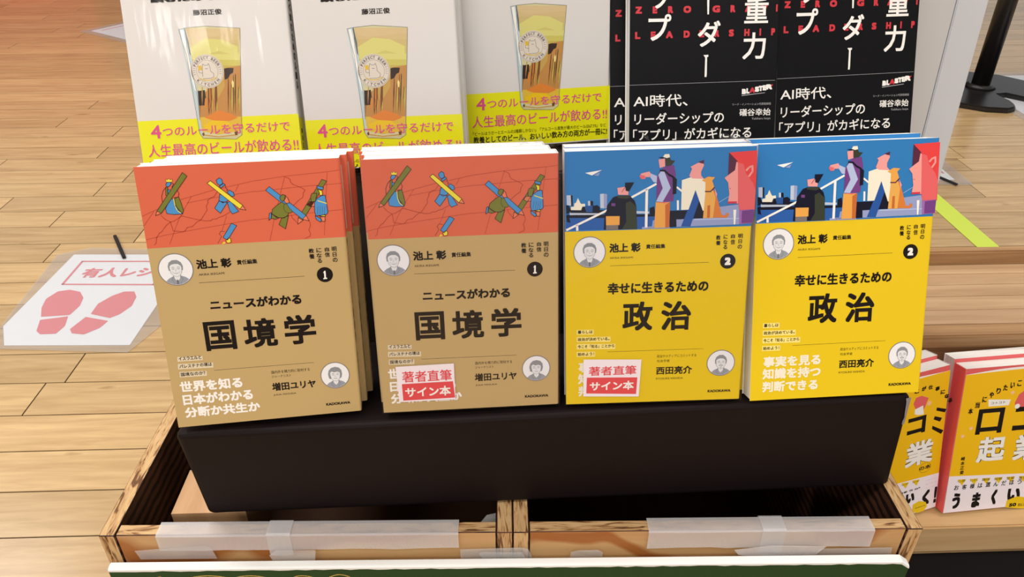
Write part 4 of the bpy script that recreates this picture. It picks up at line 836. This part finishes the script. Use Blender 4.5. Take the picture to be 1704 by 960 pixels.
def crate(label,x0,x1,dy=0):
    t=empty('wooden_crate',label,'crate',M=Matrix.Translation((CX0,CY0,0))@Matrix.Rotation(CA,4,'Z'))
    th=.0128; D=.312; Z=.276; yf=.0
    def board(name,a,b,c,d,z0,z1,sides,end):
        me=bpy.data.meshes.new(name); bm=bmesh.new()
        v=[bm.verts.new((x,y,z)) for z in (z0,z1) for y in (c,d) for x in (a,b)]
        fs=[((0,2,3,1),0),((4,5,7,6),1),((0,1,5,4),end),((2,6,7,3),end),((0,4,6,2),sides[0]),((1,3,7,5),sides[1])]
        for f,i in fs: bm.faces.new([v[j] for j in f]).material_index=i
        bmesh.ops.bevel(bm,geom=[e for e in bm.edges],offset=.0007,segments=1,affect='EDGES')
        bm.to_mesh(me); bm.free()
        for m in (M_in,M_edge,M_edgev,M_face): me.materials.append(m)
        return link(name,me,t)
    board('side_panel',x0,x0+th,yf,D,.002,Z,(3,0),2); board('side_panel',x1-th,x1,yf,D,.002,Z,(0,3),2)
    # front and back panels sit between the sides
    for nm,a,b in (('front_panel',yf+.0008,yf+.0118),('back_panel',D-.012,D-.0005)):
        me=bpy.data.meshes.new(nm); bm=bmesh.new(); v=[bm.verts.new((x,y,z)) for z in (.002,Z-.0004) for y in (a,b) for x in (x0+th+.0003,x1-th-.0003)]
        for f,i in (((0,2,3,1),0),((4,5,7,6),1),((0,1,5,4),3),((2,6,7,3),0),((0,4,6,2),2),((1,3,7,5),2)): bm.faces.new([v[j] for j in f]).material_index=i
        bmesh.ops.bevel(bm,geom=[e for e in bm.edges],offset=.0007,segments=1,affect='EDGES'); bm.to_mesh(me); bm.free()
        for m in (M_in,M_edgex,M_edgev,M_face): me.materials.append(m)
        link(nm,me,t)
    box('bottom_panel',x0+th+.0005,x1-th-.0005,.0123,D-.0125,.004,.016,mat('shaded_plywood_floor',(62,40,26),.7,.2),t)  # crate bottom, interior shade painted in as a dark brown
    return t
CW=.6612
cl=crate('open plywood crate on the left, under the book with the coral map cover',0,.3304); cr=crate('open plywood crate on the right, under the yellow books',.3308,CW)
bk=box('wooden_block',-.279,-.215,.4685,.52,.0175,.25,wood('block_wood',(214,170,126),(190,144,98),4,(10,1,1),.5,0,True)); tag(bk,'light wooden block standing inside the left crate','block')
# tapes
def tape_setup(nt,b):
    tc=nt.nodes.new('ShaderNodeTexCoord'); wv=nd(nt,'ShaderNodeTexWave'); wv.inputs['Scale'].default_value=260; wv.bands_direction='X'; nt.links.new(tc.outputs['Object'],wv.inputs['Vector']); bump(nt,b,wv.outputs['Fac'],.35,.0003)
M_tape=mat('filament_tape',(232,230,232),.28,.5,alpha=.34,setup=tape_setup)
M_tape2=mat('clear_tape',(224,222,220),.22,.5,alpha=.26)
CM=Matrix.Translation((CX0,CY0,0))@Matrix.Rotation(CA,4,'Z')
def tape(xa,xb,down,label,back=.0125,h=.0009,m=None,inner=0,skew=0,wob=.0008,name='packing_tape',seg=14):
    """sheet folded over the front rim: (y,z) profile swept along x"""
    t=.0003; rr=random.Random(int(xa*1e4)); V=[];F=[]
    zt=.276+h
    pr=[(-.0014-h*.3,zt-down),(-.0013-h*.3,zt-down*.5),(-.0012-h*.3,zt-.0012),(-.0002,zt),(back,zt)]
    if inner: pr+=[(back+.0014,zt-.001),(back+.0018,zt-inner)]
    n=len(pr)
    for i in range(seg+1):
        u=i/seg; x=xa+(xb-xa)*u; e=rr.uniform(-wob,wob)
        for j,(y,z) in enumerate(pr): V.append((x+skew*(zt-z),y-(e*.3 if j<3 else 0),z+(e+ (rr.uniform(-.0006,.0006)) if j==0 else 0)))
    for i in range(seg):
        for j in range(n-1): a=i*n+j; F.append((a,a+n,a+n+1,a+1))
    me=mesh(name,V,F,m or M_tape); o=link(name,me); o.matrix_world=CM; sm=o.modifiers.new('thickness','SOLIDIFY'); sm.thickness=t; sm.offset=1
    tag(o,label,'tape'); return o
tape(.046,.287,.017,'long white filament tape folded over the rim of the left crate')
tape(.4395,.6215,.019,'long white filament tape folded over the rim of the right crate')
tape(.134,.153,.024,'short white tape crossing the rim of the left crate vertically',h=.0019,seg=3)
tape(.531,.550,.026,'narrow clear tape crossing the rim of the right crate vertically',h=.0019,seg=3,inner=.05)
def patch(pts,yy,label,m=None):
    me=bpy.data.meshes.new('tape_scrap'); bm=bmesh.new(); rr=random.Random(int(pts[0][0]*1e4))
    vs=[bm.verts.new((x,yy+rr.uniform(-.0004,.0004),z)) for x,z in pts]; bm.faces.new(vs)
    bmesh.ops.triangulate(bm,faces=bm.faces[:]); bm.to_mesh(me); bm.free(); me.materials.append(m or M_tape2)
    o=link('tape_scrap',me); o.matrix_world=CM; sm=o.modifiers.new('thickness','SOLIDIFY'); sm.thickness=.0003; tag(o,label,'tape')
patch([(.026,.2605),(.050,.262),(.084,.266),(.088,.262),(.090,.250),(.028,.250)],-.0018,'crumpled clear tape scrap at the left end of the left crate front')
patch([(.134,.2565),(.140,.262),(.172,.2625),(.170,.25),(.136,.25)],-.0042,'grey clear tape scrap under the short tape of the left crate')
patch([(.288,.259),(.288,.246),(.346,.246),(.346,.250),(.343,.2585),(.338,.2602)],-.0024,'wide clear tape across the joint of the two crates')
patch([(.303,.2555),(.306,.257),(.338,.2565),(.342,.248),(.312,.246),(.306,.249)],-.0036,'folded clear tape lump over the joint of the two crates')
patch([(.377,.246),(.378,.2545),(.384,.2568),(.400,.2565),(.404,.2535),(.404,.246)],-.0022,'small rounded clear tape tab near the middle of the right crate')
patch([(.510,.258),(.514,.2525),(.526,.2495),(.536,.252),(.570,.2485),(.578,.2515),(.584,.2615),(.54,.263)],-.0046,'crumpled white tape scrap under the right rim tape',M_tape)
patch([(.578,.238),(.580,.2555),(.640,.2565),(.643,.238)],-.0022,'wide clear tape at the right end of the right crate front')
tt=link('tape_scrap',prism('tape_scrap',[(.300,.014),(.3165,.014),(.3165,.030),(.309,.028)],.264,.2648,M_tape2)); tt.matrix_world=CM; tag(tt,'bit of clear tape inside the left crate by the joint','tape')
# green sign board in front of the crates
sg=empty('green_sign','dark green sign board with torn white top edge leaning on the crates','sign',M=CM)
rr=random.Random(5); N=90; V=[];F=[]; I=[]
x0,x1=.0065,.652; yF,yB=-.013,-.0068
def top(u): return .2522+.0012*u
prof=[]
for i in range(N+1):
    u=i/N; x=x0+(x1-x0)*u; zt=top(u)-(.006*(1-math.sqrt(max(0,1-max(0,(u-.985)/.015)**2))) if u>.985 else 0)
    prof.append((x,zt,zt-.0026-rr.uniform(0,.0011)))
for x,zt,zg in prof: V+=[(x,yB,zt+.0002),(x,yF+.0012,zt),(x,yF-.0003,zt-.0013),(x,yF-.0003,zg),(x,yF,zg),(x,yF,.02),(x,yB,.02)]
for i in range(N):
    for j in range(6): a=i*7+j; F.append((a,a+7,a+8,a+1)); I.append(0 if j in (0,1,2,3,5) else 1)
    a=i*7; F.append((a+6,a+13,a+7,a)); I.append(0)
F+=[tuple(range(7)),tuple(N*7+k for k in range(7))[::-1]]; I+=[0,0]
link('board',mesh('board',V,F,[mat('torn_white_card',(232,234,232),.8,.2),mat('green_card',PAL['green'],.55,.35)],I),sg)
P=Print()
def sc(*pts,w=1.1): 
    q=[]
    for i in range(len(pts)-1):
        p0=pts[max(i-1,0)];p1=pts[i];p2=pts[i+1];p3=pts[min(i+2,len(pts)-1)]
        for k in range(5):
            t=k/5; q.append(tuple(.5*(2*p1[d]+(p2[d]-p0[d])*t+(2*p0[d]-5*p1[d]+4*p2[d]-p3[d])*t*t+(3*p1[d]-p0[d]-3*p2[d]+p3[d])*t**3) for d in (0,1)))
    q.append(pts[-1]); P.line('script_lettering','gold_script',0,w,q)
sc((16,241),(24,239),(40,240),(46,242),(40,237),(30,228),(27,205),w=2); sc((22,241),(20,225),(14,205),w=2.5)
sc((70,222),(62,230),(66,239),(84,243),(103,239),(112,228),(110,205)); sc((100,222),(98,232),(108,241),(124,242),(136,236),(141,222),(136,205))
sc((152,232),(152,239),(160,242),(170,238),(172,222),(160,205)); sc((182,240),(190,243),(199,239),(200,228),(190,205))
for k,(V,F,I,C) in P.parts.items(): link(k,mesh(k,[(x,yF+yy,z) for x,yy,z in V],F,[pm(c) for c in C],I),sg)
# black covered riser box
bm=bmesh.new()
TL,TR=(-.233,.4255),(.3185,.4365); BL_,BR_=(-.2335,.4405),(.337,.4525)
def zt(x,y=.43): return .3853+.02*x-.17*(y-.43)
cs=[(BL_[0],BL_[1],.2775),(BR_[0],BR_[1],.2775),(BR_[0]+.002,.575,.2775),(BL_[0]-.002,.565,.2775),(TL[0],TL[1],zt(TL[0])),(TR[0],TR[1],zt(TR[0])),(TR[0]+.002,.575,zt(TR[0],.575)),(TL[0]-.002,.565,zt(TL[0],.565))]
v=[bm.verts.new(c) for c in cs]
for f in ((0,3,2,1),(4,5,6,7),(0,1,5,4),(1,2,6,5),(2,3,7,6),(3,0,4,7)): bm.faces.new([v[i] for i in f])
bmesh.ops.bevel(bm,geom=list(bm.edges),offset=.006,segments=4,affect='EDGES',profile=.5)
bmesh.ops.recalc_face_normals(bm,faces=bm.faces)
me=bpy.data.meshes.new('display_box'); bm.to_mesh(me); bm.free()
def bbs(nt,b):
    n=nd(nt,'ShaderNodeTexNoise'); n.inputs['Scale'].default_value=9; n.inputs['Detail'].default_value=2; g=nt.nodes.new('ShaderNodeNewGeometry'); nt.links.new(g.outputs['Position'],n.inputs['Vector']); bump(nt,b,n.outputs['Fac'],.35,.004)
me.materials.append(mat('black_paper_wrap',(24,17,18),.55,.12,setup=bbs))
for p in me.polygons: p.use_smooth=False
dbx=link('display_box',me)
rf=random.Random(9); V=[];F=[]
a0=Vector((TR[0]+.0004,TR[1]-.0004,zt(TR[0])-.0015)); a1=Vector((BR_[0]+.0004,BR_[1]-.0006,.285))
for i in range(25):
    u=i/24; p=a0.lerp(a1,u); w_=(.0036 if u<.12 else .0013)*rf.uniform(.5,1.3)
    V+=[(p.x-.0032-w_,p.y-.0001,p.z),(p.x-.0018,p.y+.0012,p.z+rf.uniform(-.001,.001))]
F=[(2*i,2*i+2,2*i+3,2*i+1) for i in range(24) if i<7]
link('frayed_edge',mesh('frayed_edge',V,F,mat('frayed_paper',(150,146,150),.8,.2)),dbx)
tag(dbx,'long black paper-covered box carrying the four front stacks of books','box')
# ---------------------------------------------------------------- books
allst=[]
for k,v in ART.items(): allst+=strings_of(v)
SPINE={'gold':[('subtitle','国境学',60,.62),],'beer':[]}
allst+=list('PERFECTBEERKITCHEN')+list('最高においしく飲むためのルール')+['国','境','学','著者直筆','サイン本']+list('ニュースがわかる藤沼正俊増田')
collect(sorted(set(allst)))
JM={}
def jacket(kind,W,H,t):
    """wrap of front, spine and back; colour bands along the height are real printed bands of the cover"""
    if kind in JM: return JM[kind]
    r=.0016; prof=[(0,0),(W-r,0)]+[(W-r+r*math.sin(a),r-r*math.cos(a)) for a in (math.pi/8,math.pi/4,math.pi*3/8,math.pi/2)]+[(W,t-r)]+[(W-r+r*math.cos(a),t-r+r*math.sin(a)) for a in (math.pi/8,math.pi/4,math.pi*3/8,math.pi/2)]+[(0,t)]
    cuts,cols={'gold':((.1335,),('gold','coral')),'lemon':((.1327,),('lemon_bg','blue_bg')),'beer':((),('paper_grey',)),'black':((),('black_cover',)),'coral':((),('coralr',))}[kind]
    zs=[0,*cuts,H]; th=.00035; V=[];F=[];I=[]
    inner=[]
    for i,(x,y) in enumerate(prof):
        a=prof[max(i-1,0)];b=prof[min(i+1,len(prof)-1)]; dx,dy=b[0]-a[0],b[1]-a[1]; L=math.hypot(dx,dy); inner.append((x-dy/L*th,y+dx/L*th))
    n=len(prof)
    for z in zs: V+=[(x,y,z) for x,y in prof]+[(x,y,z) for x,y in inner]
    for k in range(len(zs)-1):
        for i in range(n-1):
            a=k*2*n+i; b=a+2*n; F.append((a,a+1,b+1,b)); I.append(k)
            F.append((a+n,b+n,b+n+1,a+n+1)); I.append(len(cols))
        a=k*2*n; b=a+2*n; F.append((a,b,b+n,a+n)); I.append(len(cols)); F.append((a+n-1,a+2*n-1,b+2*n-1,b+n-1)); I.append(len(cols))
    for i in range(n-1):
        F.append((i,i+n,i+n+1,i+1)); I.append(len(cols)); a=(len(zs)-1)*2*n+i; F.append((a,a+1,a+n+1,a+n)); I.append(len(cols))
    me=mesh('jacket',V,F,[pm(c) for c in cols]+[pm('white')],I); JM[kind]=me; return me
PB={}
def pages(W,H,t):
    k=(W,H,t)
    if k not in PB: PB[k]=boxmesh('page_block',.0008,W-.0008,.0006,t-.0006,.0004,H-.0006,PAPER)
    return PB[k]
def frameM(p):
    x,y,z,yaw,lean,roll=p
    u=Vector((math.cos(yaw),math.sin(yaw),0)); b=Vector((-math.sin(yaw),math.cos(yaw),0)); v=Vector((0,0,1))*math.cos(lean)+b*math.sin(lean)
    u2=u*math.cos(roll)+v*math.sin(roll); v2=-u*math.sin(roll)+v*math.cos(roll); n=u2.cross(v2); Y=-n
    return Matrix(((u2.x,Y.x,v2.x,x),(u2.y,Y.y,v2.y,y),(u2.z,Y.z,v2.z,z),(0,0,0,1)))
W,H=.13,.188
M_wrap=plastic('shrink_wrap',.04,(250,250,252),.6,(26,26,6),.0016,.12)
PRC={}
def printed(kind,parent,ops,dv=0,extra=None):
    key=kind
    if key not in PRC:
        P=Print()
        if extra: extra(P)
        run(P,ops,dv); PRC[key]=[(part,mesh(part,V,F,[pm(c) for c in C],I)) for part,(V,F,I,C) in P.parts.items()]
    for part,me in PRC[key]: link(part.split('#')[0],me,parent)
def spine_print(kind,parent,t):
    """lettering down the spine, on the face x=W"""
    key='spine_'+kind
    if key not in PRC:
        P=Print(); m=t*1000
        def col(st,x0,w,y0,step,c='ink',b=.15):
            for i,ch in enumerate(st): P.text('spine_lettering',c,0,ch,x0,y0-i*step-w,x0+w,y0-i*step,b)
        if kind=='gold':
            P.circ('spine_lettering','ink',0,m*.5,128,2.6); col('ニュースがわかる',m*.5-2.2,4.2,120,4.8); col('国境学',m*.5-3.6,7.2,78,9,b=.35); col('増田ユリヤ',m*.5-2,4,44,4.8); 
        elif kind=='beer':
            col('最高においしく飲むためのルール',m*.5-3,6,176,7.6,b=.3); P.poly('spine_lettering','band_yellow',-1,[(0,0),(m,0),(m,BANDV['beer2']),(0,BANDV['beer2'])]); col('藤沼正俊',m*.5-2,4,32,6)
        elif kind=='lemon':
            col('政治',m*.5-3.6,7.2,78,9,b=.35)
        PRC[key]=[(part,mesh(part,[(W-yy,x,z) for x,yy,z in V],F,[pm(c) for c in C],I)) for part,(V,F,I,C) in P.parts.items()]
    for part,me in PRC[key]: link(part.split('#')[0],me,parent)
collect(['政','治','ユ','リ','ヤ'])
def book(kind,pose,t,label,group,back=0,dx=0,dz=0,dl=0,front=True,ops=None,dv=0,extra=None,spine=None,key=None):
    M=frameM(pose)@Matrix.Translation((dx,back,dz))@Matrix.Rotation(math.radians(dl),4,'Z')
    e=empty('paperback_book',label,'book',M=M,group=group)
    link('jacket',jacket(kind,W,H,t),e); link('page_block',pages(W,H,t),e)
    if kind=='gold' and not front and dx>0:
        link('jacket_edge',mesh('jacket_edge',[(x,-.0002,z) for x,z in ((W-.0044,.136),(W-.0036,.136),(W-.0036,.181),(W-.0044,.181))],[(0,1,2,3)],pm('spine_gray')),e)
    if front and ops is not None: printed(key or kind,e,ops,dv,extra)
    if spine: spine_print(spine,e,t)
    return e
def sticker(e,pts,r1,t1,t2,y=-.0009):
    s=link('sticker',mesh('sticker',[(x/1000,y,z/1000) for x,z in pts],[(0,1,2,3)],pm('sticker')),e)
    P=Print(); P.poly('sticker_print','sticker_pink',0,r1); P.text('sticker_print','sticker_pink',1,'著者直筆',*t1,.12); P.text('sticker_print','white',1,'サイン本',*t2,.22)
    for k,(V,F,I,C) in P.parts.items(): link(k,mesh(k,[(x,yy+y,z) for x,yy,z in V],F,[pm(c) for c in C],I),s)
def wrap(e,t,n):
    """thin clear film round a bundle, with a gathered seam on top"""
    g=.0008; y1=t*n+g; bm=bmesh.new(); rr=random.Random(n*7+3); NX=14;NZ=20
    def grid(f,nx,nz):
        vs=[[bm.verts.new(f(i/nx,j/nz)) for i in range(nx+1)] for j in range(nz+1)]
        for j in range(nz):
            for i in range(nx): bm.faces.new((vs[j][i],vs[j][i+1],vs[j+1][i+1],vs[j+1][i]))
    q=lambda a: rr.uniform(-a,a)
    grid(lambda u,v:(-g+(W+2*g)*u,-.0012+ (q(.0003) if v>.86 else q(.00008)),(H+g)*v),NX,NZ)
    grid(lambda u,v:(-g+(W+2*g)*u,-.0012+(y1+.0012)*v,H+g+abs(q(.0009))),NX,6)
    grid(lambda u,v:(W+g,-.0012+(y1+.0012)*u,(H+g)*v),3,12); grid(lambda u,v:(-g,-.0012+(y1+.0012)*u,(H+g)*v),3,12)
    # gathered film ends standing up from the top seam
    for k in range(26):
        x=W*(.02+.96*rr.random() if k<12 else .80+.2*rr.random()); y=y1*rr.uniform(.1,.9); z=H+g+.0005; s=rr.uniform(.003,.008)
        a=rr.uniform(0,math.pi); vs=[bm.verts.new((x+q(s),y+q(.003),z+ (rr.uniform(.001,.005) if i in (1,2) else 0))) for i in range(4)]
        bm.faces.new(vs)
    me=bpy.data.meshes.new('shrink_wrap'); bm.to_mesh(me); bm.free(); me.materials.append(M_wrap); link('shrink_wrap',me,e)
T0=.0165
M_film2=plastic('gloss_film',.032,(252,252,252),.8,(34,30,7),.0022,.10)
def film(e,t):
    rr=random.Random(11); bm=bmesh.new(); NX=16;NZ=10
    vs=[[bm.verts.new((-.0006+(W+.0012)*i/NX,-.0016-.0012*math.sin(math.pi*i/NX)+rr.uniform(-.0001,.0001),H*j/NZ)) for i in range(NX+1)] for j in range(NZ+1)]
    for j in range(NZ):
        for i in range(NX): bm.faces.new((vs[j][i],vs[j][i+1],vs[j+1][i+1],vs[j+1][i]))
    me=bpy.data.meshes.new('gloss_film'); bm.to_mesh(me); bm.free(); me.materials.append(M_film2)
    for p in me.polygons: p.use_smooth=True
    link('gloss_film',me,e)
G1='copies of the tan and coral map book in the front row'; G2='copies of the yellow and blue book in the front row'
def stack(kind,pose,t,labels,group,shift,spine=None,gap=.0002,**kw):
    out=[]
    for i,l in enumerate(labels):
        s=shift[i] if i<len(shift) else (0,0,0)
        out.append(book(kind,pose,t,l,group,back=i*(t+gap)+s[1],dx=s[0],dz=s[2],dl=s[3] if len(s)>3 else 0,front=(i==0 or kw.get('all')),spine=spine,**{k:v for k,v in kw.items() if k!='all'}))
    return out
stack('gold',POSES['front1'],T0,['tan and coral map-cover paperback leaning at the far left of the front row','second copy of the map-cover book, just behind the leftmost front one','third and rearmost copy in the leftmost map-cover stack'],G1,[(0,0,0),(.0040,0,-.0003),(.0082,0,-.0005)],spine='gold',ops=ART['gold'])
b2=stack('gold',POSES['front2'],T0,['shrink-wrapped tan and coral map-cover book with a red signed-copy sticker','second copy behind the stickered map-cover book, jutting out on its left','rearmost copy behind the stickered map-cover book'],G1,[(0,0,0),(-.0032,0,.000),(-.0055,0,-.0004)],ops=ART['gold'])
b3=stack('lemon',POSES['front3'],T0,['shrink-wrapped yellow and blue book with a red signed-copy sticker','second copy hidden behind the stickered yellow and blue book'],G2,[(0,0,0),(.0012,0,.0005)],spine='lemon',ops=ART['lemon'])
b4=stack('lemon',POSES['front4'],T0,['unwrapped yellow and blue book at the far right of the front row, no sticker','second copy behind the far right yellow and blue book, white pages showing above'],G2,[(0,0,0),(-.004,0,.003)],ops=ART['lemon'])
sticker(b2[0],[(12.13, 8.56), (53.44, 8.63), (53.43, 37.92), (11.3, 37.4)],[(15.06, 9.63), (53.07, 10.15), (52.13, 23.62), (14.9, 23.26)],(15.51, 24.45, 51.47, 33.38),(16.97, 12.25, 50.1, 20.27))
sticker(b3[0],[(12.68, 6.46), (54.07, 4.93), (55.42, 34.85), (12.87, 36.35)],[(14.9, 8.88), (52.02, 7.14), (52.68, 20.68), (15.32, 21.77)],(16.76, 23.08, 51.84, 30.45),(17.57, 10.9, 50.16, 18.17))
wrap(b2[0],T0+.0007,3); wrap(b3[0],T0+.0007,2)
# beer books: the yellow paper band is a sleeve round the jacket
def beer_extra(vb):
    def f(P): P.poly('paper_band','band_yellow',-1,[(0,.8),(130.2,.8),(130.2,vb),(0,vb)])
    return f
GB='copies of the beer glass book in the back row'
for nm,labs,sp in (('beer1',['beer glass book at the left end of the back row','copy behind the left-end beer glass book'],'beer'),('beer2',['middle beer glass book of the back row, between its two neighbours','copy behind the middle beer glass book'],None),('beer3',['beer glass book next to the black books, showing its whole yellow band'],None)):
    bb_=stack('beer',POSES[nm],.0165,labs,GB,[(0,0,0),(.0035 if nm=='beer1' else .001,0,0)],spine=sp,ops=ART['beer'],dv=BANDV[nm],extra=beer_extra(BANDV[nm]),key=nm)
    if nm!='beer3': film(bb_[0],.0165)
GK='copies of the black book with red English letters'
k1=stack('black',POSES['black1'],.0175,['black book with white title, left one of the two facing front','black book sticking out behind the left black book, next to the beer book'],GK,[(0,0,0),(-.0135,0,0)],gap=.0009,ops=ART['black'],dv=BANDV['black1'],key='black1',all=True)
k2=stack('black',POSES['black2'],.0175,['black book with white title, right one beside the white panel','copy behind the right black book'],GK,[(0,0,0),(-.001,0,0)],gap=.0009,ops=ART['black'],dv=BANDV['black2'],key='black2')
# small yellow books on the low shelf: coral boards, yellow jacket with curled top, white band
def small(pose,ops,key,obi,curl,label,back_label,dx,g):
    e=book('coral',pose,.018,label,g,ops=None)
    P=Print(); 
    n=14; tops=[(130*i/n,curl(i/n)) for i in range(n+1)]
    P.poly('yellow_jacket','mustard',-1,[(.0,.5),(129.6,.5)]+tops[::-1]); P.poly('jacket_curl','white',-1,tops+[(130*i/n,curl(i/n)+ (2.6*math.sin(math.pi*min(1,i/n*1.1))+.3)) for i in range(n,-1,-1)])
    P.poly('paper_band','sticker',0,[(0,0.3),(130,.3),(130,obi[1]),(0,obi[0])])
    P.parts={k:v for k,v in P.parts.items()}
    run(P,ops)
    box('fore_edge_cover',-.0009,-.0002,.0003,.0177,.0005,.1875,mat('bright_coral_edge',(250,104,104),.5,.3),e)
    for part,(V,F,I,C) in P.parts.items(): link(part.split('#')[0],mesh(part,[(x,yy-.0002,z) for x,yy,z in V],F,[pm(c) for c in C],I),e)
    book('coral',pose,.018,back_label,g,back=.0184,dx=dx,dz=.0045)
GS='copies of the small yellow book on the low shelf'
small(POSES['small_right'],ART['smallR'],'R',(50.5,43),lambda u:180.5+2.5*math.sin(u*2.2),'yellow book with black and white title at the right edge, on the low shelf','coral-edged copy standing right behind the right-hand yellow book',-.002,GS)
small(POSES['small_left'],ART['smallL'],'L',(52,47.5),lambda u:176+5*math.sin(u*1.6),'yellow book on the low shelf half hidden by the black box','copy behind the half hidden yellow book on the low shelf',0,GS)
